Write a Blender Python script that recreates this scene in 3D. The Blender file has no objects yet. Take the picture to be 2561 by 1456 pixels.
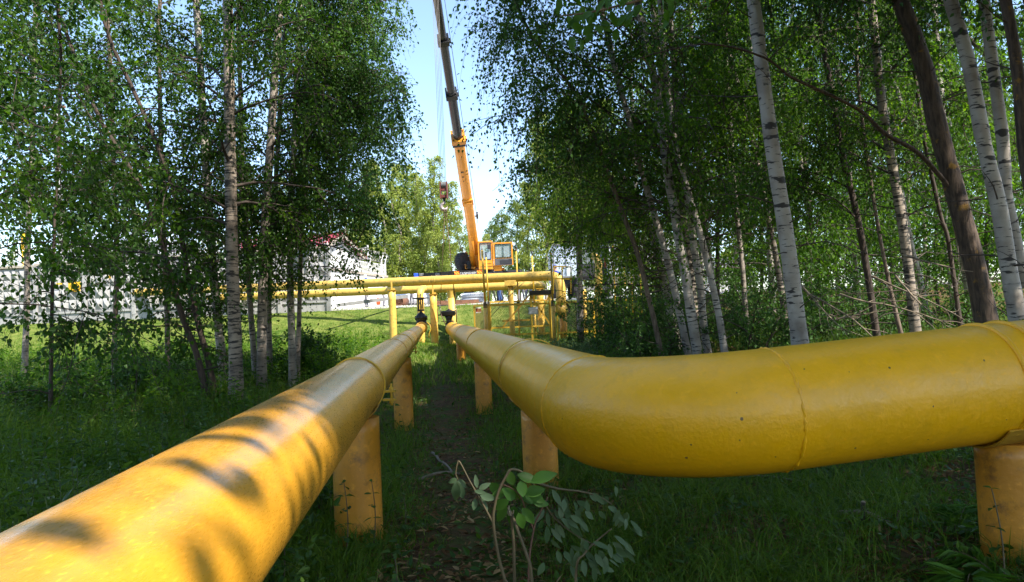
import bpy, bmesh, math, random
import numpy as np
from mathutils import Vector, Matrix, Quaternion

S = bpy.context.scene
COL = S.collection
PI = math.pi
rad = math.radians
RNG = np.random.default_rng(7)
random.seed(7)

# ------------------------------------------------------------------ camera
FPX, CU, CV = 1900.0, 1280.5, 728.0
EYE = 1.5
PITCH, ROLL = rad(2.5), rad(2.5)
cam_d = bpy.data.cameras.new('camera')
cam = bpy.data.objects.new('camera', cam_d)
COL.objects.link(cam)
cam_d.sensor_width = 36.0
cam_d.lens = 36.0 * FPX / 2561.0
cam_d.clip_start = 0.05
cam_d.clip_end = 2000
fw = Vector((0, math.cos(PITCH), math.sin(PITCH)))
up0 = Vector((0, -math.sin(PITCH), math.cos(PITCH)))
rt0 = Vector((1, 0, 0))
rt = rt0 * math.cos(ROLL) - up0 * math.sin(ROLL)
up = rt0 * math.sin(ROLL) + up0 * math.cos(ROLL)
m = Matrix((rt, up, -fw)).transposed().to_4x4()
m.translation = (0, 0, EYE)
cam.matrix_world = m
S.camera = cam


def at(u, v, Y):
    """point on the ground plan distance Y that the photograph shows at (u, v)"""
    x = (u - CU) / FPX
    y = -(v - CV) / FPX
    d = fw + rt * x + up * y
    d = d * (Y / d.y)
    return Vector((d.x, d.y, d.z + EYE))


def proj(p):
    q = Vector(p) - Vector((0, 0, EYE))
    z = q.dot(fw)
    return CU + FPX * q.dot(rt) / z, CV - FPX * q.dot(up) / z


# ------------------------------------------------------------------ terrain
_gy = np.array([-60, 0, 2, 4.4, 6, 9, 12, 17, 22, 26, 28.5, 31, 33, 34.6, 36.2, 37.4, 45, 60, 100, 400])
_gz = np.array([-1.2, -1.15, -1.15, -1.19, -1.28, -1.40, -1.45, -1.32, -1.02, -.62, -.40, -.38, -.12, .42, .98, 1.16, 1.3, 1.5, 2.0, 3.0])
_yy = np.linspace(-60, 400, 4601)
_zz = np.interp(_yy, _gy, _gz)
_k = np.hanning(31); _k /= _k.sum()
_zz = np.convolve(np.pad(_zz, 15, mode='edge'), _k, mode='valid')


def sstep(a, b, x):
    t = np.clip((x - a) / (b - a), 0, 1)
    return t * t * (3 - 2 * t)


def gz(x, y):
    x = np.asarray(x, float); y = np.asarray(y, float)
    z = np.interp(y, _yy, _zz)
    z = z + .75 * sstep(1.2, 5.5, x) * sstep(5, 10, y) * (1 - sstep(17, 24, y))
    z = z + .25 * sstep(-2.2, -7, x) * (1 - sstep(20, 30, y)) * sstep(4, 9, y)
    z = z - .38 * np.exp(-((x + 2.3) / 1.1) ** 2) * sstep(25, 29, y) * (1 - sstep(32.6, 35, y))
    z = z + (1 - sstep(34, 37, y)) * (.035 * np.sin(1.7 * x + .6 * y) * np.sin(1.3 * y - .5 * x) + .02 * np.sin(4.1 * x + 1) * np.sin(3.7 * y)
                                      + .012 * np.sin(9.3 * x + 2 * y) * np.sin(8.1 * y))
    return z + EYE


# ------------------------------------------------------------------ objects
def tag(o, label=None, cat=None, group=None, kind=None):
    if label: o['label'] = label
    if cat: o['category'] = cat
    if group: o['group'] = group
    if kind: o['kind'] = kind
    return o


def thing(name, label, cat, loc, group=None):
    o = bpy.data.objects.new(name, None)
    o.empty_display_size = .2
    COL.objects.link(o)
    o.location = loc
    return tag(o, label, cat, group)


def origin_of(o):
    p = Vector((0, 0, 0))
    while o is not None:
        p += Vector(o.location)
        o = o.parent
    return p


def link_mesh(name, me, parent=None):
    o = bpy.data.objects.new(name, me)
    COL.objects.link(o)
    if parent is not None:
        o.parent = parent
    return o


def mesh_np(name, V, F, mats, parent=None, midx=None, smooth=True, tint=None, loc=None):
    """V (n,3) world coordinates, F (m,k) faces of one size"""
    org = np.array(origin_of(parent)) if parent is not None else (np.array(loc) if loc is not None else np.zeros(3))
    V = np.asarray(V, np.float32) - org.astype(np.float32)
    F = np.asarray(F, np.int32)
    me = bpy.data.meshes.new(name)
    n, (mm, k) = len(V), F.shape
    me.vertices.add(n); me.vertices.foreach_set('co', V.ravel())
    me.loops.add(mm * k); me.loops.foreach_set('vertex_index', F.ravel())
    me.polygons.add(mm)
    me.polygons.foreach_set('loop_start', np.arange(0, mm * k, k, dtype=np.int32))
    for mt in mats: me.materials.append(mt)
    if midx is not None: me.polygons.foreach_set('material_index', np.asarray(midx, np.int32))
    me.polygons.foreach_set('use_smooth', np.full(mm, smooth))
    if tint is not None:
        a = me.attributes.new('tint', 'FLOAT', 'POINT')
        a.data.foreach_set('value', np.asarray(tint, np.float32))
    me.update(calc_edges=True)
    o = link_mesh(name, me, parent)
    if parent is None and loc is not None: o.location = loc
    return o


class MB:
    """collects shapes in world coordinates and links them as ONE mesh"""

    def __init__(self):
        self.v = []; self.f = []; self.m = []; self.s = []

    def add(self, V, F, mi=0, smooth=True):
        b = len(self.v)
        self.v.extend([tuple(p) for p in V])
        for f in F:
            self.f.append([b + i for i in f]); self.m.append(mi); self.s.append(smooth)
        return self

    def box(self, c, s, ax=None, mi=0, bevel=0.0):
        c = Vector(c); hx, hy, hz = s[0] / 2, s[1] / 2, s[2] / 2
        A = ax or (Vector((1, 0, 0)), Vector((0, 1, 0)), Vector((0, 0, 1)))
        if bevel <= 0:
            V = [c + A[0] * (hx * i) + A[1] * (hy * j) + A[2] * (hz * k) for i in (-1, 1) for j in (-1, 1) for k in (-1, 1)]
            F = [(0, 1, 3, 2), (4, 6, 7, 5), (0, 4, 5, 1), (2, 3, 7, 6), (0, 2, 6, 4), (1, 5, 7, 3)]
            return self.add(V, F, mi, False)
        bm = bmesh.new()
        bmesh.ops.create_cube(bm, size=1)
        for v in bm.verts: v.co = (v.co.x * s[0], v.co.y * s[1], v.co.z * s[2])
        bmesh.ops.bevel(bm, geom=bm.edges[:], offset=bevel, segments=2, affect='EDGES', profile=.5)
        bm.verts.index_update()
        V = [c + A[0] * v.co.x + A[1] * v.co.y + A[2] * v.co.z for v in bm.verts]
        F = [[v.index for v in f.verts] for f in bm.faces]
        bm.free()
        return self.add(V, F, mi, False)

    def bar(self, a, b, w, h, mi=0, upv=(0, 0, 1)):
        a = Vector(a); b = Vector(b); d = b - a; L = d.length; d.normalize()
        u = Vector(upv)
        sd = d.cross(u)
        if sd.length < 1e-4: sd = d.cross(Vector((0, 1, 0)))
        sd.normalize(); u = sd.cross(d)
        return self.box((a + b) / 2, (w, L, h), (sd, d, u), mi)

    def tube(self, P, R, n=8, caps=True, mi=0, smooth=True):
        P = [Vector(p) for p in P]
        if not hasattr(R, '__len__'): R = [R] * len(P)
        V = []; F = []
        T = []
        for i in range(len(P)):
            a = P[max(i - 1, 0)]; b = P[min(i + 1, len(P) - 1)]
            T.append((b - a).normalized())
        ref = Vector((0, 0, 1)) if abs(T[0].z) < .9 else Vector((1, 0, 0))
        N = T[0].cross(ref).normalized()
        for i, p in enumerate(P):
            if i > 0:
                q = T[i - 1].rotation_difference(T[i]); N = (q @ N).normalized()
            B = T[i].cross(N).normalized()
            for k in range(n):
                a = 2 * PI * k / n
                V.append(p + (N * math.cos(a) + B * math.sin(a)) * R[i])
        for i in range(len(P) - 1):
            for k in range(n):
                k2 = (k + 1) % n
                F.append((i * n + k, i * n + k2, (i + 1) * n + k2, (i + 1) * n + k))
        self.add(V, F, mi, smooth)
        if caps:
            b = len(self.v) - len(V)
            self.f.append([b + k for k in range(n)][::-1]); self.m.append(mi); self.s.append(False)
            e = b + (len(P) - 1) * n
            self.f.append([e + k for k in range(n)]); self.m.append(mi); self.s.append(False)
        return self

    def ring(self, c, axis, ro, ri, t, n=32, mi=0):
        """flat ring (flange, collar, tyre side) with thickness t along axis"""
        c = Vector(c); ax = Vector(axis).normalized()
        a = ax.cross(Vector((0, 0, 1)) if abs(ax.z) < .9 else Vector((1, 0, 0))).normalized(); b = ax.cross(a)
        V = []; F = []
        for k in range(n):
            d = a * math.cos(2 * PI * k / n) + b * math.sin(2 * PI * k / n)
            V += [c + d * ro - ax * t / 2, c + d * ro + ax * t / 2, c + d * ri + ax * t / 2, c + d * ri - ax * t / 2]
        for k in range(n):
            i, j = 4 * k, 4 * ((k + 1) % n)
            for e in range(4):
                F.append((i + e, i + (e + 1) % 4, j + (e + 1) % 4, j + e))
        return self.add(V, F, mi, False)

    def lathe(self, c, axis, prof, n=24, mi=0, smooth=True):
        """prof: [(radius, height along axis)]"""
        c = Vector(c); ax = Vector(axis).normalized()
        a = ax.cross(Vector((0, 0, 1)) if abs(ax.z) < .9 else Vector((1, 0, 0))).normalized(); b = ax.cross(a)
        V = []; F = []
        for r, h in prof:
            for k in range(n):
                V.append(c + ax * h + (a * math.cos(2 * PI * k / n) + b * math.sin(2 * PI * k / n)) * max(r, 1e-4))
        for i in range(len(prof) - 1):
            for k in range(n):
                k2 = (k + 1) % n
                F.append((i * n + k, i * n + k2, (i + 1) * n + k2, (i + 1) * n + k))
        F.append(tuple(range(n))[::-1]); F.append(tuple((len(prof) - 1) * n + k for k in range(n)))
        return self.add(V, F, mi, smooth)

    def torus(self, c, axis, R, r, n=28, k=8, mi=0):
        c = Vector(c); ax = Vector(axis).normalized()
        a = ax.cross(Vector((0, 0, 1)) if abs(ax.z) < .9 else Vector((1, 0, 0))).normalized(); b = ax.cross(a)
        V = []; F = []
        for i in range(n):
            d = a * math.cos(2 * PI * i / n) + b * math.sin(2 * PI * i / n)
            for j in range(k):
                V.append(c + d * (R + r * math.cos(2 * PI * j / k)) + ax * (r * math.sin(2 * PI * j / k)))
        for i in range(n):
            for j in range(k):
                i2, j2 = (i + 1) % n, (j + 1) % k
                F.append((i * k + j, i2 * k + j, i2 * k + j2, i * k + j2))
        return self.add(V, F, mi, True)

    def weld(self, c, axis, R, r, n=96, k=6, seed=1):
        """uneven weld bead"""
        rg_ = random.Random(seed); b0 = len(self.v)
        self.torus(c, axis, R, r, n, k)
        c = Vector(c); ax = Vector(axis).normalized()
        for i in range(n):
            f = rg_.uniform(.55, 1.35); sh_ = rg_.uniform(-.35, .35) * r
            for j in range(k):
                q = Vector(self.v[b0 + i * k + j]) - c; h = q.dot(ax); rad_ = q - ax * h; L_ = rad_.length
                self.v[b0 + i * k + j] = tuple(c + rad_ * ((R + (L_ - R) * f) / L_) + ax * (h * f + sh_))
        return self

    def build(self, name, mats, parent=None, loc=None):
        org = origin_of(parent) if parent is not None else (Vector(loc) if loc is not None else Vector((0, 0, 0)))
        me = bpy.data.meshes.new(name)
        me.from_pydata([(p[0] - org.x, p[1] - org.y, p[2] - org.z) for p in self.v], [], self.f)
        if not isinstance(mats, (list, tuple)): mats = [mats]
        for mt in mats: me.materials.append(mt)
        me.polygons.foreach_set('material_index', self.m)
        me.polygons.foreach_set('use_smooth', self.s)
        me.update()
        bm = bmesh.new(); bm.from_mesh(me)
        bmesh.ops.recalc_face_normals(bm, faces=bm.faces[:])
        bm.to_mesh(me); bm.free()
        o = link_mesh(name, me, parent)
        if parent is None and loc is not None: o.location = loc
        return o


def text_mesh(name, body, c, right, upv, height, mat, parent, thick=.004, width=None):
    cu = bpy.data.curves.new('lettering_curve', 'FONT')
    cu.body = body; cu.size = 1.0; cu.align_x = 'CENTER'; cu.align_y = 'CENTER'; cu.extrude = .01
    tmp = bpy.data.objects.new('lettering_curve', cu); COL.objects.link(tmp)
    bpy.context.view_layer.update()
    dg = bpy.context.evaluated_depsgraph_get()
    me = bpy.data.meshes.new_from_object(tmp.evaluated_get(dg))
    bpy.data.objects.remove(tmp)
    r = Vector(right).normalized(); u = Vector(upv).normalized(); n = r.cross(u)
    zs = [v.co.y for v in me.vertices]; hh = max(zs) - min(zs) or 1
    k = height / hh
    xs_ = [v.co.x for v in me.vertices]; kx = k if width is None else width / ((max(xs_) - min(xs_)) or 1)
    org = origin_of(parent)
    for v in me.vertices:
        p = Vector(c) + r * (v.co.x * kx) + u * (v.co.y * k) + n * (v.co.z * thick / .01)
        v.co = p - org
    me.materials.clear(); me.materials.append(mat)
    return link_mesh(name, me, parent), k


# ------------------------------------------------------------------ materials
def nodes_of(name):
    mt = bpy.data.materials.new(name); mt.use_nodes = True
    nt = mt.node_tree; N = nt.nodes; L = nt.links
    b = N['Principled BSDF']
    return mt, nt, N, L, b


def rgba(c): return (c[0], c[1], c[2], 1)


def noise_color(N, L, c1, c2, scale, detail=6, lo=.35, hi=.65, coord=None, vec=None, rough=.6):
    tc = N.new('ShaderNodeTexCoord')
    no = N.new('ShaderNodeTexNoise'); no.inputs['Scale'].default_value = scale; no.inputs['Detail'].default_value = detail
    no.inputs['Roughness'].default_value = rough
    if vec is not None:
        mp = N.new('ShaderNodeMapping'); mp.inputs['Scale'].default_value = vec
        L.new(tc.outputs['Object'], mp.inputs[0]); L.new(mp.outputs[0], no.inputs['Vector'])
    else:
        L.new(tc.outputs['Object'], no.inputs['Vector'])
    cr = N.new('ShaderNodeValToRGB')
    cr.color_ramp.elements[0].position = lo; cr.color_ramp.elements[1].position = hi
    cr.color_ramp.elements[0].color = rgba(c1); cr.color_ramp.elements[1].color = rgba(c2)
    L.new(no.outputs['Fac'], cr.inputs[0])
    return cr, no


def mix_rgb(N, L, fac, a, b):
    mx = N.new('ShaderNodeMix'); mx.data_type = 'RGBA'
    if hasattr(fac, 'links'): L.new(fac, mx.inputs[0])
    else: mx.inputs[0].default_value = fac
    for s, i in ((a, 6), (b, 7)):
        if hasattr(s, 'links'): L.new(s, mx.inputs[i])
        else: mx.inputs[i].default_value = rgba(s)
    return mx.outputs[2]


def add_bump(N, L, b, src, strength=.2, dist=.01, prev=None):
    bp = N.new('ShaderNodeBump'); bp.inputs['Strength'].default_value = strength; bp.inputs['Distance'].default_value = dist
    L.new(src, bp.inputs['Height'])
    if prev is not None: L.new(prev, bp.inputs['Normal'])
    L.new(bp.outputs[0], b.inputs['Normal'])
    return bp.outputs[0]


def simple(name, c, rough=.6, metal=0, var=.25, scale=6, bump=0.0):
    mt, nt, N, L, b = nodes_of(name)
    c2 = tuple(x * (1 - var) for x in c)
    cr, no = noise_color(N, L, c2, c, scale)
    L.new(cr.outputs[0], b.inputs['Base Color'])
    b.inputs['Roughness'].default_value = rough; b.inputs['Metallic'].default_value = metal
    if bump: add_bump(N, L, b, no.outputs['Fac'], bump)
    return mt


def yellow_paint(name, c, c_dull, rough=.35, streak=None, chips=True, peel=70, peel_s=.25, coat=0.0, grime=None, fleck=1.2):
    """weathered gloss paint: patchy colour, orange peel, small chips"""
    mt, nt, N, L, b = nodes_of(name)
    cr, no = noise_color(N, L, c_dull, c, 3.2, 5, .34, .6)
    col = cr.outputs[0]
    cr2, no2 = noise_color(N, L, (0, 0, 0), (1, 1, 1), 26 if streak is None else 18, 4, .56, .7, vec=streak)
    col = mix_rgb(N, L, cr2.outputs[0], col, tuple(x * fleck for x in c))
    if grime:
        cr3, no3 = noise_color(N, L, (0, 0, 0), (1, 1, 1), 7, 9, .52, .68, rough=.75)
        col = mix_rgb(N, L, cr3.outputs[0], col, grime)
    if chips:
        tc = N.new('ShaderNodeTexCoord')
        vo = N.new('ShaderNodeTexVoronoi'); vo.inputs['Scale'].default_value = 11; vo.inputs['Randomness'].default_value = 1
        n3 = N.new('ShaderNodeTexNoise'); n3.inputs['Scale'].default_value = 30; n3.inputs['Detail'].default_value = 3
        L.new(tc.outputs['Object'], vo.inputs['Vector']); L.new(tc.outputs['Object'], n3.inputs['Vector'])
        ad = N.new('ShaderNodeMath'); ad.operation = 'MULTIPLY_ADD'; ad.inputs[1].default_value = .22; L.new(n3.outputs['Fac'], ad.inputs[0]); L.new(vo.outputs['Distance'], ad.inputs[2])
        lt = N.new('ShaderNodeMath'); lt.operation = 'LESS_THAN'; lt.inputs[1].default_value = .155; L.new(ad.outputs[0], lt.inputs[0])
        col = mix_rgb(N, L, lt.outputs[0], col, (.16, .10, .03))
    L.new(col, b.inputs['Base Color'])
    mr = N.new('ShaderNodeMapRange'); mr.inputs[1].default_value = .3; mr.inputs[2].default_value = .7
    mr.inputs[3].default_value = rough - .1; mr.inputs[4].default_value = rough + .15
    L.new(no2.outputs['Fac'], mr.inputs[0]); L.new(mr.outputs[0], b.inputs['Roughness'])
    tc = N.new('ShaderNodeTexCoord')
    np_ = N.new('ShaderNodeTexNoise'); np_.inputs['Scale'].default_value = peel; np_.inputs['Detail'].default_value = 3
    if streak is not None:
        mp = N.new('ShaderNodeMapping'); mp.inputs['Scale'].default_value = streak
        L.new(tc.outputs['Object'], mp.inputs[0]); L.new(mp.outputs[0], np_.inputs['Vector'])
    else:
        L.new(tc.outputs['Object'], np_.inputs['Vector'])
    p1 = add_bump(N, L, b, np_.outputs['Fac'], peel_s, .006)
    add_bump(N, L, b, no2.outputs['Fac'], peel_s * .6, .008, p1)
    b.inputs['Coat Weight'].default_value = coat
    b.inputs['Coat Roughness'].default_value = .18
    return mt


def birch_bark(name, white=(.60, .56, .50), dirty=(.36, .31, .26), dark=(.035, .03, .027), thr=.60):
    mt, nt, N, L, b = nodes_of(name)
    cr, no = noise_color(N, L, dirty, white, 2.0, 6, .34, .6)
    d1, n1 = noise_color(N, L, (0, 0, 0), (1, 1, 1), 1.0, 4, thr, thr + .035, vec=(5, 5, 34))
    col = mix_rgb(N, L, d1.outputs[0], cr.outputs[0], dark)
    d2, n2 = noise_color(N, L, (0, 0, 0), (1, 1, 1), 1.0, 3, .60, .63, vec=(2.4, 2.4, 6.5))
    col = mix_rgb(N, L, d2.outputs[0], col, dark)
    L.new(col, b.inputs['Base Color'])
    b.inputs['Roughness'].default_value = .75
    add_bump(N, L, b, n1.outputs['Fac'], .4, .01)
    return mt


def brown_bark(name, c1=(.05, .035, .024), c2=(.13, .095, .065), lichen=None):
    mt, nt, N, L, b = nodes_of(name)
    cr, no = noise_color(N, L, c1, c2, 1.0, 6, .38, .62, vec=(26, 26, 4.5))
    col = cr.outputs[0]
    if lichen:
        d, n = noise_color(N, L, (0, 0, 0), (1, 1, 1), 6, 5, .6, .68)
        col = mix_rgb(N, L, d.outputs[0], col, lichen)
    L.new(col, b.inputs['Base Color']); b.inputs['Roughness'].default_value = .9
    add_bump(N, L, b, no.outputs['Fac'], .8, .02)
    return mt


def leaf_mat(name, ramp, trans=.4, rough=.5, spec=.22, tcol=1.6):
    """thin leaf: reflects, and lets light through; per-leaf tint"""
    mt, nt, N, L, b = nodes_of(name)
    at_ = N.new('ShaderNodeAttribute'); at_.attribute_name = 'tint'
    cr = N.new('ShaderNodeValToRGB')
    els = cr.color_ramp.elements
    els[0].position = 0; els[0].color = rgba(ramp[0]); els[1].position = 1; els[1].color = rgba(ramp[-1])
    for i, c in enumerate(ramp[1:-1]):
        e = els.new((i + 1) / (len(ramp) - 1)); e.color = rgba(c)
    L.new(at_.outputs['Fac'], cr.inputs[0])
    L.new(cr.outputs[0], b.inputs['Base Color'])
    b.inputs['Roughness'].default_value = rough
    b.inputs['Specular IOR Level'].default_value = spec
    tr = N.new('ShaderNodeBsdfTranslucent')
    mu = N.new('ShaderNodeMix'); mu.data_type = 'RGBA'; mu.blend_type = 'MULTIPLY'; mu.inputs[0].default_value = 1
    L.new(cr.outputs[0], mu.inputs[6]); mu.inputs[7].default_value = (tcol * 1.15, tcol * 1.1, tcol * .45, 1)
    L.new(mu.outputs[2], tr.inputs['Color'])
    ms = N.new('ShaderNodeMixShader'); ms.inputs[0].default_value = trans
    L.new(b.outputs[0], ms.inputs[1]); L.new(tr.outputs[0], ms.inputs[2])
    L.new(ms.outputs[0], N['Material Output'].inputs['Surface'])
    return mt


M = {}
M['pipe_gloss'] = yellow_paint('yellow_gloss_paint', (.88, .435, .003), (.80, .405, .006), .42, None, True, 55, .30, .12, grime=(.74, .375, .008), fleck=1.05)
M['pipe_brushed'] = yellow_paint('yellow_brushed_paint', (.66, .31, .022), (.42, .21, .022), .30, (16, 2.4, 16), False, 5, .14, .45)
M['post_paint'] = yellow_paint('ochre_post_paint', (.60, .27, .024), (.50, .21, .018), .42, None, False, 40, .22, .1, grime=(.20, .09, .025))
M['pipe_dusty'] = yellow_paint('dusty_yellow_paint', (.70, .45, .085), (.56, .36, .07), .5, None, False, 30, .12, 0, grime=(.30, .215, .075))
M['yellow_thin'] = yellow_paint('yellow_rail_paint', (.66, .41, .03), (.50, .30, .03), .45, None, False, 30, .12)
M['orange'] = yellow_paint('orange_crane_paint', (.78, .30, .020), (.66, .25, .02), .38, None, False, 8, .05, .2)
M['black_metal'] = simple('black_greasy_metal', (.022, .021, .02), .38, .3, .4, 9, .2)
M['boom_black'] = simple('dark_boom_paint', (.04, .038, .042), .25, .2, .3, 3)
M['rubber'] = simple('tyre_rubber', (.035, .035, .036), .8, 0, .3, 12, .3)
M['steel'] = simple('bare_steel', (.42, .41, .39), .35, .8, .3, 9)
M['grey_steel'] = simple('grey_painted_steel', (.26, .26, .26), .55, .2, .25, 4)
M['rope'] = simple('wire_rope_steel', (.20, .17, .15), .5, .5, .3, 30)
M['sling'] = simple('rusty_sling_steel', (.16, .095, .06), .6, .4, .4, 20)
M['red_paint'] = simple('faded_red_paint', (.17, .040, .028), .5, 0, .35, 5)
M['hook_grey'] = simple('cast_hook_steel', (.36, .30, .28), .45, .4, .3, 8)
M['lining'] = simple('dark_grey_door_lining', (.11, .11, .115), .5, .1, .4, 5)
M['rust'] = simple('rusty_pipe_steel', (.22, .10, .055), .8, 0, .5, 7, .3)
M['concrete'] = simple('weathered_concrete', (.36, .355, .345), .9, 0, .25, 3, .2)
M['concrete_tan'] = simple('concrete_coping', (.42, .37, .30), .9, 0, .3, 4, .2)
M['white_wall'] = simple('white_limewash', (.80, .80, .78), .85, 0, .08, 2)
M['white_paint'] = simple('white_fence_paint', (.78, .78, .77), .5, 0, .1, 5)
M['roof_red'] = simple('red_metal_roof', (.34, .05, .07), .45, 0, .25, 3)
M['gravel'] = simple('pale_gravel', (.50, .47, .42), .95, 0, .35, 14, .5)
M['van_white'] = simple('van_white_paint', (.72, .75, .80), .4, 0, .08, 2)
M['box_blue'] = simple('trailer_pale_paint', (.56, .66, .78), .45, 0, .1, 1.5)
M['dark_plastic'] = simple('dark_plastic', (.03, .03, .035), .5, 0, .3, 5)
M['blue_tarp'] = simple('blue_plastic', (.02, .09, .50), .5, 0, .3, 5)
M['orange_box'] = simple('orange_red_paint', (.72, .09, .02), .5, 0, .2, 5)
M['sign_yellow'] = simple('yellow_sign_enamel', (.80, .47, .012), .45, 0, .05, 5)
M['sign_white'] = simple('white_sign_enamel', (.72, .74, .76), .4, 0, .05, 5)
M['sign_frame'] = simple('grey_sign_frame', (.40, .43, .46), .5, 0, .1, 5)
M['sign_red'] = simple('red_sign_enamel', (.30, .035, .02), .5, 0, .1, 5)
M['ink'] = simple('sign_lettering_ink', (.06, .045, .03), .6, 0, .05, 5)
M['ink_red'] = simple('sign_lettering_red', (.36, .10, .10), .6, 0, .05, 5)
M['letter_white'] = simple('white_lettering', (.80, .80, .80), .5, 0, .05, 5)
M['reflector'] = simple('red_orange_reflector', (.75, .13, .02), .3, 0, .05, 5)
M['reflector_y'] = simple('yellow_reflector', (.85, .50, .05), .3, 0, .05, 5)
M['tyre_silver'] = simple('silver_painted_tyre', (.50, .54, .60), .42, .3, .3, 10, .2)
M['seat_blue'] = simple('grey_blue_upholstery', (.20, .25, .36), .7, 0, .2, 6)
M['skin'] = simple('skin_tone', (.46, .26, .18), .6, 0, .1, 10)
M['hair'] = simple('dark_hair', (.03, .022, .018), .7, 0, .3, 20)
M['cap_blue'] = simple('blue_cap_cloth', (.03, .10, .50), .8, 0, .15, 20)
M['cloth_dark'] = simple('dark_jacket_cloth', (.035, .035, .045), .85, 0, .3, 20)
M['cloth_grey'] = simple('grey_trouser_cloth', (.27, .26, .28), .85, 0, .25, 12)
M['cloth_jean'] = simple('blue_denim', (.04, .085, .22), .85, 0, .3, 16)
M['cloth_shirt'] = simple('pale_blue_shirt', (.42, .52, .66), .8, 0, .12, 12)
M['cloth_white'] = simple('white_shirt_cloth', (.72, .70, .70), .8, 0, .1, 12)
M['cloth_red'] = simple('red_shirt_yoke', (.50, .03, .05), .8, 0, .15, 12)
M['cloth_blue'] = simple('bright_blue_jacket', (.02, .07, .45), .8, 0, .25, 12)
M['cloth_camo'] = simple('dark_green_camouflage', (.08, .09, .05), .85, 0, .75, 14)
M['wood_pale'] = simple('pale_broken_wood', (.34, .28, .18), .8, 0, .2, 30)
M['twig_olive'] = simple('olive_sapling_bark', (.11, .085, .04), .7, 0, .35, 18)
M['stem_green'] = simple('green_weed_stem', (.05, .085, .02), .7, 0, .3, 20)
M['twig_red'] = simple('reddish_twig_bark', (.13, .06, .035), .7, 0, .3, 18)
M['twig_dark'] = simple('dark_twig_bark', (.045, .032, .022), .85, 0, .3, 14)
M['dead_wood'] = simple('dead_grey_wood', (.23, .18, .125), .85, 0, .4, 14)
M['limb'] = simple('dark_limb_bark', (.075, .055, .042), .85, 0, .45, 14)
M['birch'] = birch_bark('white_birch_bark', (.39, .355, .31), (.20, .165, .135))
M['birch_grey'] = birch_bark('grey_birch_bark', (.30, .255, .21), (.15, .12, .095), (.03, .025, .022), .58)
M['birch_rough'] = birch_bark('rough_birch_bark', (.33, .27, .21), (.13, .10, .075), (.03, .025, .02), .53)
M['bark_dark'] = brown_bark('dark_alder_bark', (.035, .024, .018), (.085, .06, .045))
M['bark_brown'] = brown_bark('brown_furrowed_bark', (.035, .023, .016), (.10, .068, .046), (.22, .12, .02))
M['bark_thin'] = brown_bark('brown_sapling_bark', (.10, .07, .05), (.20, .15, .11))

M['leaf'] = leaf_mat('birch_leaf', [(.026, .074, .007), (.047, .118, .010), (.086, .182, .014), (.145, .24, .02)], .52)
M['leaf_left'] = leaf_mat('shaded_birch_leaf', [(.020, .058, .006), (.036, .092, .009), (.066, .142, .012), (.13, .22, .02)], .5)  # darker copy of the birch leaf, shade put into its green
M['leaf_light'] = leaf_mat('lit_birch_leaf', [(.07, .15, .015), (.11, .20, .02), (.15, .25, .028), (.20, .30, .04)], .5)  # brighter copy of the birch leaf, missing sunlight put into its green
M['leaf_blue'] = leaf_mat('birch_leaf_cool', [(0.0336, 0.0960, 0.0192), (0.0540, 0.1320, 0.0240), (0.0780, 0.1740, 0.0288), (0.1200, 0.2160, 0.0360)], .36)
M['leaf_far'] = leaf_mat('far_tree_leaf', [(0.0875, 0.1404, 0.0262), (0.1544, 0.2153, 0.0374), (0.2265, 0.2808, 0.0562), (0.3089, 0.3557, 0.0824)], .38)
M['leaf_alder'] = leaf_mat('alder_leaf', [(.022, .065, .010), (.035, .09, .012), (.055, .125, .016)], .34)
M['leaf_bush'] = leaf_mat('bush_leaf', [(.030, .085, .016), (.05, .12, .022), (.08, .16, .03)], .35)
M['leaf_sallow'] = leaf_mat('sallow_leaf_underside', [(0.0525, 0.0975, 0.0450), (0.0750, 0.1237, 0.0638), (0.0975, 0.1425, 0.0825)], .22, .6)
M['leaf_green'] = leaf_mat('fresh_sapling_leaf', [(0.0338, 0.0975, 0.0135), (0.0488, 0.1275, 0.0165), (0.0675, 0.1500, 0.0225)], .30)
M['grass'] = leaf_mat('grass_blade', [(0.0467, 0.1020, 0.0082), (0.0701, 0.1402, 0.0109), (0.1122, 0.1870, 0.0150), (0.2057, 0.2380, 0.0408)], .35, .5)
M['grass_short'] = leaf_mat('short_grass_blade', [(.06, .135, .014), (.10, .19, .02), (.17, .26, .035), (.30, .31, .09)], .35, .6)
M['herb'] = leaf_mat('herb_leaf', [(0.0221, 0.0604, 0.0077), (0.0398, 0.0926, 0.0103), (0.0664, 0.1248, 0.0155)], .3, .5)
M['straw'] = leaf_mat('dry_litter', [(.09, .045, .018), (.19, .105, .045), (.36, .25, .12)], .1, .8, .1)
M['fern'] = leaf_mat('fern_leaflet', [(.035, .10, .012), (.055, .14, .016), (.08, .175, .02)], .35)

# glass that reflects a little and shows what is behind
mt, nt, N, L, b = nodes_of('window_glass')
b.inputs['Base Color'].default_value = (.75, .85, .88, 1); b.inputs['Roughness'].default_value = .03
gl = N.new('ShaderNodeBsdfTransparent'); gl.inputs[0].default_value = (.72, .80, .82, 1)
ms = N.new('ShaderNodeMixShader'); ms.inputs[0].default_value = .78
L.new(b.outputs[0], ms.inputs[1]); L.new(gl.outputs[0], ms.inputs[2]); L.new(ms.outputs[0], N['Material Output'].inputs['Surface'])
M['glass'] = mt

# ground: soil, litter and moss green
mt, nt, N, L, b = nodes_of('forest_soil')
c1, n1 = noise_color(N, L, (.045, .026, .012), (.16, .095, .048), 9, 9, .35, .65, rough=.7)
c2, n2 = noise_color(N, L, (.028, .05, .009), (.08, .12, .022), 16, 6, .35, .65)
f3, n3 = noise_color(N, L, (0, 0, 0), (1, 1, 1), 2.6, 6, .44, .62)
col = mix_rgb(N, L, f3.outputs[0], c1.outputs[0], c2.outputs[0])
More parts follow.
